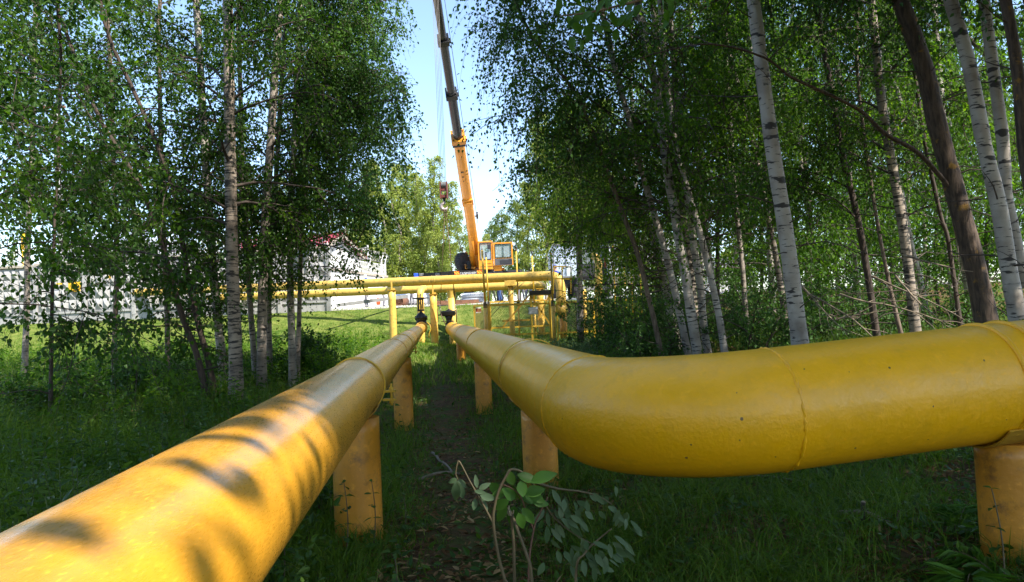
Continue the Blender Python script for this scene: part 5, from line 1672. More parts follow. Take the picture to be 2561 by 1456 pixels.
birch_right('massive brown trunk leaning left near the right edge', 10.0, [(2469, 812), (2437, 661), (2389, 481), (2341, 300), (2311, 168), (2251, 0)], 52, 40, 46, 'willow_tree', 'dark trees of the wood right of the pipes', bark='bark_brown', leaf='leaf_alder', z0=4.6, twigs=900, deadlow=12, limbs=22)
birch_right('white birch with a black fork at the right edge', 9.0, [(2548, 812), (2521, 661), (2497, 511), (2461, 361), (2425, 168), (2377, 0)], 40, 32, 47, z0=4.6, twigs=700, limbs=24)
birch_right('white birch stem crossing the forked one at the right edge', 9.3, [(2546, 640), (2530, 560), (2515, 481), (2509, 361), (2485, 180), (2461, 0)], 32, 26, 48, z0=4.6, twigs=700, limbs=24)
birch_right('brown trunk cut by the right border', 8.2, [(2640, 840), (2600, 600), (2565, 400), (2545, 180), (2515, 0)], 34, 26, 49, 'willow_tree', 'dark trees of the wood right of the pipes', bark='bark_brown', leaf='leaf_alder', z0=4.0, twigs=700, limbs=22)
birch_right('thin pale stem lit by sun between the dark trunks', 12.6, [(2254, 838), (2233, 751), (2209, 637), (2188, 520), (2170, 400), (2150, 250)], 11, 7, 50, bark='bark_thin', ztop=9, twigs=420)
birch_right('thin sapling left of the massive brown trunk', 12.4, [(2400, 800), (2371, 601), (2353, 541), (2317, 373), (2290, 200), (2270, 0)], 11, 8, 51, 'alder_tree', 'dark trees of the wood right of the pipes', bark='bark_dark', leaf='leaf_alder', twigs=700)
birch_right('pale birch seen behind the massive brown trunk', 15.5, [(2432, 800), (2412, 660), (2389, 541), (2370, 420), (2350, 200), (2335, 0)], 20, 15, 52)
# long lichen covered bough of the massive brown trunk
rngb = np.random.default_rng(5)
bt_ = [o for o in bpy.data.objects if o.get('label') == 'massive brown trunk leaning left near the right edge'][0]
mb = MB()
B = curve_pts([at(2392, 490, 10.0), at(2300, 385, 9.8), at(2217, 337, 9.6), at(2151, 276, 9.5), at(2061, 231, 9.3), at(1977, 192, 9.2), at(1911, 144, 9.1), at(1785, 111, 9.0), at(1670, 126, 8.9), at(1560, 160, 8.8)], 4)
mb.tube(B, [.034 * (1 - .88 * i / (len(B) - 1)) for i in range(len(B))], 7)
for i in range(6, len(B) - 2, 2):
    b2 = wiggle_branch(rngb, B[i], (rngb.normal() - .5, rngb.normal() * .5, rngb.normal() * .5), rngb.uniform(.3, .9), 5, .1, .25)
    mb.tube(b2, [.008 * (1 - .7 * k / 5) for k in range(6)], 4, False)
B = curve_pts([at(1990, 195, 9.2), at(1935, 230, 9.2), at(1900, 320, 9.3), at(1830, 400, 9.4)], 4)
mb.build('bough', M['bark_brown'], bt_)

# ================================================================== deep wood: one kind of tree, copied
GD = 'trees deeper in the wood on the right'


def copy_tree_obj(o, parent=None):
    c = o.copy(); COL.objects.link(c)
    if parent is not None: c.parent = parent
    for ch in list(o.children): copy_tree_obj(ch, c)
    return c


def proto_tree(seed, bark, leaf, H=13, r=.10, **k):
    kw = dict(ztop=H + EYE, limbs=36, z0=1.0, L=(2.4, 1.2), twigs=1000, m=7, size=.11, leaf=leaf, bark=bark, tl=(.5, 1.0), sub=4, deadlow=4)
    kw.update(k)
    rng = np.random.default_rng(seed)
    z0 = float(gz(0, -40))
    P = [Vector((rng.normal() * .05 * i, -40 + rng.normal() * .05 * i, z0 + i * H * .14)) for i in range(6)]
    t, _ = tree(kw.pop('name', 'birch_tree'), 'x', 'tree', GD, P, r, r * .8, seed=seed, **kw)
    return t


protos = [proto_tree(101, 'birch_grey', 'leaf', 13, .085), proto_tree(102, 'bark_dark', 'leaf', 12, .075, name='alder_tree'), proto_tree(103, 'birch', 'leaf', 14, .09)]
used = [False] * len(protos)
deep = []
rng = np.random.default_rng(33)
spots = [(1625, 27), (1660, 30), (1760, 27.5), (1835, 29), (1900, 31), (1935, 20), (2020, 28), (2065, 27), (2110, 31), (2150, 21), (2215, 28), (2240, 31), (2300, 27), (2350, 31), (2385, 28.5), (2440, 31), (2480, 19), (2545, 27), (2600, 30), (2640, 18), (1700, 35), (1860, 36), (2000, 34), (2170, 36), (2320, 35), (2470, 36), (1960, 42), (2100, 43), (2250, 41), (2400, 43), (2560, 42)]
whereabouts = ['deep wood tree seen just {} {}']
refs = [(1585, 'left of the birch clump, its leaves over the yard'), (1660, 'behind the bowed white birch'), (1760, 'behind the middle of the birch clump'), (1835, 'in the gap right of the birch clump'), (1900, 'far back left of the thick white birch'),
        (1935, 'close behind the thick white birch on its left'), (2020, 'behind the thick white birch on its right'), (2065, 'nearest one in the gap right of the thick white birch'), (2110, 'far back left of the dark smooth trunk'), (2150, 'directly left of the dark smooth trunk'),
        (2215, 'between the dark smooth trunk and the rough birch'), (2240, 'far back behind the sunlit thin stem'), (2300, 'behind the brown rough birch'), (2350, 'far back left of the massive brown trunk'), (2385, 'near left side of the massive brown trunk'),
        (2440, 'behind the massive brown trunk'), (2480, 'right side of the massive brown trunk, near'), (2545, 'behind the forked white birch'), (2600, 'far back at the right border'), (2640, 'just outside the right border, its leaves reaching in'),
        (1700, 'second row behind the birch clump'), (1860, 'second row right of the birch clump'), (2000, 'second row behind the thick white birch'), (2170, 'second row behind the dark smooth trunk'), (2320, 'second row behind the rough birch'), (2470, 'second row behind the massive trunk'),
        (1960, 'last row left of the thick white birch foot'), (2100, 'last row left of the dark smooth trunk'), (2250, 'last row behind the sunlit thin stem'), (2400, 'last row left of the massive trunk'), (2560, 'last row at the right border')]
for i, (u, Y) in enumerate(spots):
    k = i % 3
    p = at(u, 800, Y)
    o = protos[k] if not used[k] else copy_tree_obj(protos[k])
    used[k] = True
    s = rng.uniform(.85, 1.15)
    o.location = (p.x, p.y, float(gz(p.x, p.y)) - .05); o.rotation_euler = (rng.normal() * .03, rad(-4) + rng.normal() * .04, rng.uniform(0, 2 * PI)); o.scale = (s, s, s * rng.uniform(.9, 1.1))
    o['label'] = 'leafy tree ' + refs[i][1]

# ================================================================== background rows beyond the yard
GB = 'tall trees of the row behind the crane'
bp = [proto_tree(111, 'birch', 'leaf_far', 15, .14, L=(2.2, .8), twigs=1500, m=7, size=.20, tl=(.5, 1.1), limbs=52, z0=.8, elev=(.5, 1.1), tint=(.2, .9), sub=4),
      proto_tree(112, 'birch_grey', 'leaf_far', 14, .13, L=(2.6, 1.0), twigs=1500, m=7, size=.20, tl=(.5, 1.1), limbs=50, z0=.6, elev=(.3, 1.0), tint=(.25, 1), sub=4),
      proto_tree(113, 'bark_dark', 'leaf_far', 12, .12, name='pine_tree', L=(2.4, 1.2), twigs=1300, m=8, size=.17, tl=(.4, .9), limbs=46, z0=2.5, elev=(-.1, .6), tint=(0, .5), sub=4)]
usedb = [False] * 3
bg = [(872, 62, 0, .60, 'leftmost tree of the far row beside the house roof'), (903, 66, 1, .72, 'second tree of the far row, left of the highest top'), (935, 63, 0, .78, 'far tree above the razor wire fence, pale trunk'), (968, 68, 0, .84, 'highest pointed tree of the far row'),
      (1000, 64, 1, .84, 'far tree right of the highest pointed one'), (1034, 69, 0, .82, 'far tree with white trunk left of the slings'), (1066, 66, 1, .80, 'far tree directly left of the hook'), (1096, 64, 0, .80, 'far tree behind the hook block'), (1128, 67, 1, .74, 'far tree in the notch between hook and boom'),
      (918, 74, 0, .92, 'farther treetop between the second tree and the razor wire'), (984, 76, 1, .84, 'farther treetop right of the highest pointed tree'), (1050, 75, 0, .84, 'farther treetop left of the hook ropes'), (1112, 76, 1, .84, 'farther treetop between the hook and the boom'),
      (1160, 62, 1, .54, 'lower bright tree behind the boom foot'), (1186, 75, 1, .56, 'low far tree just right of the boom'), (1215, 90, 1, .60, 'lowest far tree in the sky gap above the cab'), (1246, 92, 2, .82, 'pine right of the cab roof, left one'), (1274, 80, 2, .80, 'pine right of the cab roof, behind the open door'),
      (1300, 76, 2, .84, 'tall pine before the wood edge right of the crane'), (1330, 60, 1, .64, 'bright tree at the wood edge right of the pines'), (1368, 52, 0, .80, 'bright leafy tree above the gooseneck'), (1410, 55, 1, .85, 'leafy tree behind the pale blue trailer'), (1465, 57, 0, .9, 'leafy tree behind the dark truck'), (1520, 56, 1, 1.0, 'leafy tree behind the white trailer'),
      (820, 58, 1, .62, 'tree behind the house ridge'), (760, 60, 0, .72, 'tree above the red roof, left of its ridge end'), (690, 60, 1, .72, 'tree above the left half of the red roof'), (610, 62, 0, .78, 'tree behind the left end of the red roof'), (530, 62, 1, .64, 'tree above the right end of the shed'), (440, 63, 0, .6, 'tree above the middle of the shed'), (350, 64, 1, .62, 'tree above the left part of the shed'), (250, 66, 0, .5, 'tree right of the lamp mast'), (30, 66, 1, .45, 'low tree behind the yellow vent post')]
for u, Y, k, s, lab in bg:
    p = at(u, 760, Y)
    o = bp[k] if not usedb[k] else copy_tree_obj(bp[k]); usedb[k] = True
    o.location = (p.x, p.y, float(gz(p.x, p.y)) - .1); o.rotation_euler = (0, 0, rng.uniform(0, 2 * PI)); o.scale = (s * rng.uniform(.85, 1.0), s * rng.uniform(.85, 1.0), s)
    o['label'] = lab; o['group'] = GB

# ================================================================== unseen trees beside and behind the camera, placed to shade the pipes
sh = [proto_tree(121, 'birch_grey', 'leaf', 12.5, .10, L=(2.8, 1.6), twigs=2600, m=6, size=.17, tl=(.5, 1.0), limbs=40, z0=3.6, sub=4, zcut=EYE + 2.2)]
first = True
for (x, y, rz_, s) in SHADE:
    o = sh[0] if first else copy_tree_obj(sh[0]); first = False
    o.location = (x, y, float(gz(x, y)) - .05); o.rotation_euler = (0, 0, rz_); o.scale = (s * .80, s * .80, s)
    o['label'] = 'unseen birch beside or behind the camera, placed for its shade'; o['group'] = 'unseen birches placed for shade around the camera'

# ================================================================== shrubs
def shrub(label, u, v, Y, w, h, seed, leaf='leaf_bush', n=420, size=.06, stems=14, m=9, group='bushes along the wood edge', loc=None, droop=.4):
    rng = np.random.default_rng(seed)
    p = at(u, v, Y) if loc is None else Vector(loc); g = float(gz(p.x, p.y))
    t = thing('shrub', label, 'shrub', (p.x, p.y, g), group)
    mb = MB(); fo = Foliage(rng); TP = []; TD = []
    for i in range(stems):
        a = rng.uniform(0, 2 * PI); e = rng.uniform(.5, 1.4)
        q = Vector((p.x + rng.normal() * w * .15, p.y + rng.normal() * w * .15, g - .05))
        B = wiggle_branch(rng, q, (math.cos(a) * math.cos(e), math.sin(a) * math.cos(e), math.sin(e)), h * rng.uniform(.6, 1.15) * (1 + .35 * (1.4 - e) * w / h), 6, -.2, .14)
        mb.tube(B, [.016 * (1 - .8 * k / 6) for k in range(7)], 5, False)
        bb = np.array([tuple(x) for x in B]); k = max(4, n // stems)
        tp = rng.uniform(.15, 1, k) * 6; i0 = np.minimum(tp.astype(int), 5); fr = (tp - i0)[:, None]
        TP.append(bb[i0] * (1 - fr) + bb[i0 + 1] * fr); TD.append(rng.normal(size=(k, 3)) + np.array([0, 0, .3]))
    TP = np.concatenate(TP); TD = np.concatenate(TD)
    fo.twigs(TP, TD, rng.uniform(.2, .5, len(TP)), m, size, droop, rng.uniform(.1, .8, len(TP)))
    mb.build('stems', M['twig_dark'], t); fo.build('foliage', M[leaf], M['twig_dark'], t)
    return t


shrub('broad dark bush spreading in front of the trailers and the ladder', 1610, 800, 18.8, 1.5, 2.1, 201, n=800, stems=22, leaf='leaf_alder', size=.065)
shrub('dark bush hiding the foot of the birch clump', 1640, 850, 16.0, 1.6, 1.7, 202, n=760, stems=22, leaf='leaf_alder')
shrub('bush with fresh green tips left of the birch clump', 1620, 860, 14.6, .8, 1.5, 203, n=430, stems=14)
shrub('low bush between the bush with fresh tips and the thick pipe', 1610, 885, 13.2, .8, .8, 204, n=420, stems=16, leaf='leaf_alder')
shrub('light green bush right of the birch clump', 1850, 850, 17.0, 1.6, 1.8, 205, n=640, stems=18)
shrub('sapling bush in front of the grey stem by the thick white birch', 1905, 855, 13.4, .9, 1.4, 206, n=330, stems=12)
shrub('bush behind the foot of the thick white birch', 2060, 830, 15.0, 1.6, 1.5, 207, n=520, stems=18)
shrub('bush between the dark smooth trunk and the rough birch', 2230, 815, 15.0, 1.5, 1.3, 208, n=420, stems=16)
shrub('bush behind the massive brown trunk', 2420, 790, 15.5, 1.6, 1.5, 209, n=460, stems=16)
shrub('leafy bush covering the bank end of the cross pipes', 762, 840, 19.5, 1.0, 1.25, 210, n=420, stems=16, leaf='leaf_alder', size=.075, group='bushes left of the pipes')
shrub('leafy bush at the foot of the slim forked birch', 790, 880, 18.2, 1.0, 1.0, 211, n=320, stems=14, leaf='leaf', group='bushes left of the pipes')
shrub('dark leafy bush before the wall left of the two leaning trunks', 300, 860, 15.6, 1.5, 1.0, 212, n=300, stems=14, leaf='leaf_alder', size=.075, group='bushes left of the pipes')
shrub('dark bush at the foot of the lone sapling', 100, 900, 12.6, 1.3, .9, 213, n=240, stems=12, leaf='leaf_alder', size=.07, group='bushes left of the pipes')
shrub('bush between the stoutest birch and the narrow pipe', 640, 900, 19.0, 1.5, 1.5, 214, n=260, stems=12, leaf='leaf', group='bushes left of the pipes')
shrub('bushy growth before the right masts', 1640, 770, 24.0, 2.0, 2.3, 215, n=620, stems=20, leaf='leaf_alder', size=.085)
shrub('leaf cluster around the yellow standpipe', 1515, 790, 21.5, .7, 2.0, 216, n=330, stems=14, leaf='leaf_alder', size=.07)
# foliage rising between far things at the yard's right
shrub('thicket behind the site cabin', 1800, 730, 52.0, 4, 4, 217, n=700, stems=26, leaf='leaf_far', size=.2)

# dead grey branches lying among the right trunks
GX = 'dead boughs lying among the right trunks'
for i, (a, b_, Y, lab) in enumerate((((1990, 700), (2130, 840), 11.6, 'dead branch resting against the thick white birch'), ((2020, 735), (2280, 830), 11.4, 'long dead branch slanting right from the thick white birch'), ((2100, 735), (2400, 800), 11.2, 'dead branch crossing low before the rough birch'),
                                      ((2240, 690), (2350, 815), 11.0, 'forked dead branch left of the massive trunk'), ((2180, 690), (2420, 790), 11.5, 'thin dead branch ending at the massive trunk'), ((2260, 640), (2430, 690), 10.4, 'lichen covered dead branch sticking out of the massive trunk'), ((2090, 800), (2230, 760), 11.9, 'short dead branch lying behind the big pipe'))):
    r2 = np.random.default_rng(300 + i); p, q = at(*a, Y), at(*b_, Y - .6); L_ = (q - p).length
    mb = MB(); B = wiggle_branch(r2, p, q - p, L_, 8, -.05, .06); mb.tube(B, [.017 * (1 - .7 * k / 8) for k in range(9)], 6, False)
    for j in range(8):
        k = r2.integers(1, 8); b2 = wiggle_branch(r2, B[k], (q - p).normalized() * .8 + Vector(r2.normal(size=3) * .6), L_ * r2.uniform(.2, .45), 5, .1, .2); mb.tube(b2, [.007 * (1 - .7 * s / 5) for s in range(6)], 4, False)
    tag(mb.build('dead_branch', M['dead_wood'], loc=p), lab, 'branch', GX)
# ================================================================== grass and herbs
def path_x(Y):
    return .5 * (left_axis_np(Y) + right_axis_np(Y))


def left_axis_np(Y): return LA.x + (LB.x - LA.x) * (Y - LA.y) / (LB.y - LA.y)
def right_axis_np(Y): return B1.x + (A1.x - B1.x) * (Y - B1.y) / (A1.y - B1.y)


def sample_ground(rng, n, y0, y1, power=1.4, wide=1.12):
    u = rng.uniform(0, 1, n); a = 1 - power
    Y = (y0 ** a + u * (y1 ** a - y0 ** a)) ** (1 / a)
    X = rng.uniform(-.70 * wide, .70 * wide, n) * (Y + .4)
    return X, Y


def blades(name, rng, X, Y, h, w, mat, tint, lean=.35, label=None):
    n = len(X); Z = gz(X, Y)
    a = rng.uniform(0, 2 * PI, n); dx, dy = np.cos(a), np.sin(a)
    b = rng.uniform(0, 2 * PI, n); sx, sy = np.cos(b), np.sin(b)
    h = h * rng.uniform(.55, 1.25, n); ln = lean * h * rng.uniform(.3, 1.6, n)
    P = np.stack([X, Y, Z - .02], 1); S_ = np.stack([sx, sy, 0 * sx], 1) * (w * rng.uniform(.7, 1.3, n))[:, None]
    D = np.stack([dx, dy, 0 * dx], 1)
    m1 = P + D * (ln * .3)[:, None] + np.array([0, 0, 1]) * (h * .55)[:, None]
    tp = P + D * ln[:, None] + np.array([0, 0, 1]) * (h * (1 - .25 * (ln / h)))[:, None]
    V = np.stack([P - S_ * .5, P + S_ * .5, m1 + S_ * .42, m1 - S_ * .42, tp + S_ * .06, tp - S_ * .06], 1).reshape(-1, 3)
    i = np.arange(n)[:, None] * 6
    F = np.concatenate([i + np.array([[0, 1, 2, 3]]), i + np.array([[3, 2, 4, 5]])], 0)
    o = mesh_np(name, V, F, [mat], None, None, True, np.repeat(np.clip(tint, 0, 1), 6))
    o['kind'] = 'stuff'
    if label: o['label'] = label
    return o


rg = np.random.default_rng(17)
# tall grass left of the narrow pipe
X, Y = sample_ground(rg, 120000, 1.6, 34, 1.15)
px_ = path_x(Y)
left = X < left_axis_np(Y) + .15
keep = left & (Y < 35.5)
X, Y = X[keep], Y[keep]
cl = .5 + .5 * np.sin(X * 1.3 + 1) * np.sin(Y * 1.1) + .3 * np.sin(X * 4 + Y * 3)
h = np.interp(Y, [1.5, 4, 8, 14, 24, 32, 36], [.30, .45, .46, .44, .38, .26, .16]) * (.6 + .5 * np.clip(cl, 0, 1.2))
near_pipe = np.clip((left_axis_np(Y) - X) / .9, .35, 1)
far_w = np.interp(Y, [1.5, 5, 12, 36], [.006, .008, .012, .022])
blades('tall_grass', rg, X, Y, h * near_pipe, far_w, M['grass'], rg.normal(.38, .2, len(X)) + .25 * (rg.uniform(size=len(X)) < .06), .45)
# short sunlit grass on the bank and beyond
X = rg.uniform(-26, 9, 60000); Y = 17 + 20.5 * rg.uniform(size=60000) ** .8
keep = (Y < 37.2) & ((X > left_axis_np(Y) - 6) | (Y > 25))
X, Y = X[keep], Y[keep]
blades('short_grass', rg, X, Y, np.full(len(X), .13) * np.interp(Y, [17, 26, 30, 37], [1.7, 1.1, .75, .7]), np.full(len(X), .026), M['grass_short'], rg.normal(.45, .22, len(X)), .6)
# between the pipes and right of them: thinner, shorter, trodden path left bare
X, Y = sample_ground(rg, 150000, 1.5, 30, 1.25)
mid = X > left_axis_np(Y) - .1
dpath = np.abs(X - (path_x(Y) + .02 - .18 * sstep(6, 2, Y)))
pk = np.where(Y < 24, np.clip(dpath / .34, .45, 1), 1)
patch = .5 + .5 * np.sin(X * 2.3 + .7) * np.sin(Y * 1.9 + 1.1) + .35 * np.sin(X * 5.1 - Y * 3.3)
keep = mid & (rg.uniform(size=len(X)) < pk * np.clip(.25 + patch, .12, 1))
X, Y = X[keep], Y[keep]
h = np.interp(Y, [1.5, 4, 9, 16, 30], [.12, .15, .20, .26, .20]) * np.clip((np.abs(X - path_x(Y)) / .45), .25, 1.35)
blades('low_grass', rg, X, Y, h, np.interp(Y, [1.5, 5, 12, 30], [.004, .0055, .010, .02]), M['grass'], rg.normal(.30, .2, len(X)) + .4 * (rg.uniform(size=len(X)) < .05), .8)

# herb carpet: small leaves close to the soil, both sides
fo = Foliage(rg)
X, Y = sample_ground(rg, 46000, 1.5, 26, 1.2)
dpath = np.abs(X - (path_x(Y) + .02 - .18 * sstep(6, 2, Y)))
patch = .5 + .5 * np.sin(X * 1.7 + 2) * np.sin(Y * 2.2) + .4 * np.sin(X * 6.1 + Y * 4.3)
keep = (rg.uniform(size=len(X)) < np.clip((dpath - .05) / .6, .35, 1) * np.clip(.35 + .65 * patch, .15, 1))
X, Y = X[keep], Y[keep]; n = len(X)
lft = X < left_axis_np(Y)
hh = rg.uniform(.0, 1, n) * np.where(lft, .42, .10) * np.interp(Y, [1.5, 4, 10, 20], [.7, 1, 1.1, 1.0])
P = np.stack([X, Y, gz(X, Y) + .01 + hh], 1)
D = np.stack([rg.normal(size=n), rg.normal(size=n), rg.normal(size=n) * .35 + .1], 1)
fo.leaves(P, D, rg.uniform(.025, .065, n) * np.interp(Y, [1.5, 6, 20], [.8, 1.15, 1.8]), rg.uniform(0, 1, n), .55, 1.6)
fo.build('ground_cover', M['herb'], M['twig_dark'], kind='stuff')
# dry litter on the path and under the thick pipe
fo = Foliage(rg)
X, Y = sample_ground(rg, 42000, 1.5, 18, 1.4)
keep = (X > left_axis_np(Y) - .1)
X, Y = X[keep], Y[keep]; n = len(X)
P = np.stack([X, Y, gz(X, Y) + rg.uniform(.002, .03, n)], 1)
D = np.stack([rg.normal(size=n), rg.normal(size=n), rg.normal(size=n) * .15], 1)
fo.leaves(P, D, rg.uniform(.025, .075, n), rg.uniform(0, 1, n) ** 1.6, .34, 1.6)
fo.build('leaf_litter', M['straw'], M['twig_dark'], kind='stuff')

# nettles and leafy stems, mostly left of the narrow pipe: counted as undergrowth
def nettles(rng, n, xf, y0, y1, hr, name, mat, leaf_len=.085):
    fo = Foliage(rng)
    X, Y = sample_ground(rng, n, y0, y1, 1.2); k = xf(X, Y); X, Y = X[k], Y[k]
    for x, y in zip(X, Y):
        h = rng.uniform(*hr); g = float(gz(x, y)); lean = rng.normal(size=2) * .12
        m = max(5, int(h / .038))
        T = np.repeat((np.arange(m) + 1) / m, 2)
        az = np.repeat(np.arange(m) * (PI / 2) + rng.uniform(0, 6), 2) + np.tile([0, PI], m)
        P = np.stack([x + lean[0] * T * h, y + lean[1] * T * h, g + T * h], 1)
        D = np.stack([np.cos(az), np.sin(az), .15 - .6 * (1 - T)], 1)
        sz = leaf_len * (1.15 - .75 * T) * rng.uniform(.6, 1.2, len(T)); D = D + rng.normal(size=D.shape) * .22
        fo.leaves(P, D, sz, np.clip(.25 + .4 * T + rng.normal(size=len(T)) * .25, 0, 1), .46, 1.1)
        q = np.array([[x, y, g], [x + lean[0] * h * .33, y + lean[1] * h * .33, g + h * .33], [x + lean[0] * h * .66, y + lean[1] * h * .66, g + h * .66], [x + lean[0] * h, y + lean[1] * h, g + h]])
        sd = np.array([[.0016, .0006, 0]] * 4)
        fo.SV.append(np.stack([q - sd, q + sd], 1).reshape(1, 8, 3))
    return fo.build(name, M[mat], M['stem_green'], kind='stuff')


nettles(rg, 900, lambda X, Y: (X < left_axis_np(Y) - .35), 2.2, 16, (.35, .75), 'undergrowth', 'herb', .11)
nettles(rg, 2600, lambda X, Y: (X < left_axis_np(Y) - 1.2) & (Y > 12) & (rg.uniform(size=len(X)) < .45 + .55 * np.sin(X * 1.1) * np.sin(Y * .8)), 12, 31, (.3, .8), 'undergrowth', 'leaf', .17)
nettles(rg, 240, lambda X, Y: (X > right_axis_np(Y) + .2) & (Y > 7), 6, 16, (.25, .6), 'undergrowth', 'herb', .10)
# cut greenery heaped beyond the thick pipe
fo = Foliage(rg); n = 1500
X = rg.normal(1.7, .9, n); Y = rg.uniform(15, 23.5, n); keep = X > right_axis_np(Y) + .45; X, Y = X[keep], Y[keep]; n = len(X)
P = np.stack([X, Y, gz(X, Y) + rg.uniform(0, .42, n)], 1)
fo.twigs(P, rg.normal(size=(n, 3)) + np.array([0, 0, .1]), rg.uniform(.2, .5, n), 8, .085, .3, rg.uniform(0, 1, n), aspect=.4)
fo.build('cut_brushwood', M['leaf_sallow2'], M['twig_dark'], kind='stuff')

# ---- sapling snapped over in front of the camera
Ys = 2.35


def q_(u, v, dy=0.0): return at(u, v, Ys + dy)


r3 = np.random.default_rng(77)
gb_ = Vector((q_(1275, 1560).x, Ys, float(gz(q_(1275, 1560).x, Ys))))
t = thing('broken_sapling', 'snapped sapling with drooping grey green leaves in front of the camera', 'sapling', gb_)


def to_ground(p, dx=0): return Vector((p.x + dx, p.y + .02, float(gz(p.x, p.y)) - .03))


def stem(P, r0, r1, mat, name='stem', n=8):
    C = curve_pts(P, 5); mb = MB(); k = len(C) - 1
    mb.tube(C, [r0 + (r1 - r0) * i / k for i in range(k + 1)], n); return mb.build(name, M[mat], t), C


s1 = [q_(1268, 1480), q_(1264, 1455), q_(1247, 1393), q_(1234, 1310), q_(1238, 1261), q_(1253, 1215), q_(1276, 1174)]
_, c1 = stem([to_ground(s1[0], .01)] + s1, .0055, .004, 'twig_olive')
_, c1b = stem([s1[-1], q_(1302, 1179, .02), q_(1333, 1211, .05), q_(1359, 1255, .08), q_(1388, 1297, .1), q_(1440, 1338, .12), q_(1490, 1365, .12)], .004, .0018, 'twig_olive')
_, c2 = stem([to_ground(q_(1287, 1480, .05)), q_(1287, 1455, .05), q_(1285, 1367, .05), q_(1278, 1283, .05)], .0052, .0045, 'twig_olive')
_, c3 = stem([to_ground(q_(1334, 1480, -.04)), q_(1330, 1455, -.04), q_(1318, 1391, -.04), q_(1296, 1330, -.01), q_(1281, 1286, .05)], .0052, .004, 'twig_olive')
_, c4 = stem([to_ground(q_(1322, 1480)), q_(1322, 1455), q_(1335, 1325, .05), q_(1352, 1280, .05), q_(1370, 1244, .05)], .0035, .002, 'twig_red')
_, c5 = stem([q_(1335, 1325, .05), q_(1318, 1285, .05), q_(1302, 1242, .03), q_(1280, 1222, .0), q_(1258, 1212, .0)], .0026, .0014, 'twig_red')
_, c6 = stem([q_(1234, 1310), q_(1210, 1265), q_(1194, 1237), q_(1172, 1198), q_(1150, 1156), q_(1144, 1160), q_(1140, 1185), q_(1146, 1200)], .0034, .0012, 'twig_olive')
_, c7 = stem([q_(1335, 1206, .05), q_(1385, 1220, .1), q_(1420, 1226, .12), q_(1455, 1230, .12), q_(1500, 1243, .12), q_(1530, 1262, .12)], .0045, .0016, 'twig_olive')
_, c8 = stem([to_ground(q_(1430, 1480, .1)), q_(1440, 1440, .1), q_(1462, 1385, .1), q_(1490, 1355, .12), q_(1530, 1322, .12)], .005, .002, 'twig_olive')
mb = MB()
for k in range(9):
    a = 2 * PI * k / 9; p = q_(1278, 1284, .05) + Vector((.006 * math.cos(a), .006 * math.sin(a), -.006)); mb.bar(p, p + Vector((r3.normal() * .006, r3.normal() * .006, r3.uniform(.012, .03))), .0035, .0035)
mb.build('splintered_break', M['wood_pale'], t)


def big_leaves(name, mat, specs, rng):
    """curved, pointed oval leaves with a midrib fold: (base, direction, length, width)"""
    V = []; F = []; T = []
    for (p, d, L_, w, nrm) in specs:
        d = Vector(d).normalized(); nrm = Vector(nrm).normalized(); s = d.cross(nrm)
        if s.length < .05: s = d.cross(Vector((1, 0, 0)))
        s.normalize(); u = s.cross(d); b = len(V); n = 7; tt = rng.uniform(.1, .95); cv = rng.uniform(-.05, .22); tw = rng.normal() * .25
        for i in range(n + 1):
            f = i / n; ww = w * .5 * (math.sin(PI * min(f, .999) ** .85) ** .8) if 0 < i < n else 0.0012
            c = Vector(p) + d * (L_ * (.06 + f * .94)) - u * (cv * L_ * f * f)
            s2 = (s * math.cos(tw * f) + u * math.sin(tw * f))
            V += [c - s2 * ww + u * ww * .30, c, c + s2 * ww + u * ww * .30]; T += [tt, max(tt - .12, 0), tt]
        for i in range(n):
            k = b + 3 * i; F += [(k, k + 1, k + 4, k + 3), (k + 1, k + 2, k + 5, k + 4)]
    return mesh_np(name, np.array([tuple(v) for v in V]), np.array(F), [M[mat]], t, None, True, np.array(T))


FACE = (0, -1, .5)
sp = []
for (u, v, du, dv, L_, w) in ((1290, 1186, 60, 25, .105, .05), (1325, 1204, 62, -20, .115, .052), (1302, 1200, 5, 45, .07, .048), (1255, 1235, -22, -16, .075, .045), (1268, 1228, -36, 10, .07, .040), (1290, 1250, -28, -30, .08, .05), (1300, 1240, 24, 10, .08, .05), (1310, 1235, 40, -8, .09, .05), (1320, 1228, 40, 30, .085, .045),
                              (1275, 1250, -40, 20, .085, .045), (1288, 1262, -10, 40, .095, .05), (1304, 1268, 24, 34, .09, .045), (1270, 1262, -30, 40, .09, .045), (1296, 1280, 8, 30, .075, .042), (1330, 1256, 36, 6, .075, .038), (1285, 1215, -12, -34, .07, .045)):
    sp.append((q_(u, v, r3.uniform(-.02, .06)), (du, 0 + r3.normal() * 12, -dv), L_ * .74, w * .72, (r3.normal() * .25, -1, .45 + r3.normal() * .2)))
big_leaves('fresh_leaves', 'leaf_green', sp, r3)
sp = []
for (u, v, du, dv, L_, w) in ((1147, 1200, -10, 24, .052, .026), (1143, 1205, -6, 40, .065, .030), (1148, 1206, 6, 34, .055, .026), (1146, 1198, 14, 16, .036, .018), (1145, 1197, -16, 6, .034, .016), (1194, 1222, -4, -30, .042, .015), (1196, 1224, 26, -12, .042, .018), (1198, 1238, 34, 12, .055, .024), (1196, 1243, 20, 30, .05, .02), (1190, 1245, -6, 26, .038, .018), (1185, 1228, 22, 4, .038, .014)):
    sp.append((q_(u, v, r3.uniform(-.01, .02)), (du, r3.normal() * 6, -dv), L_, w, (r3.normal() * .2, -1, .3)))
big_leaves('hanging_leaves', 'leaf_sallow', sp, r3)
sp = []
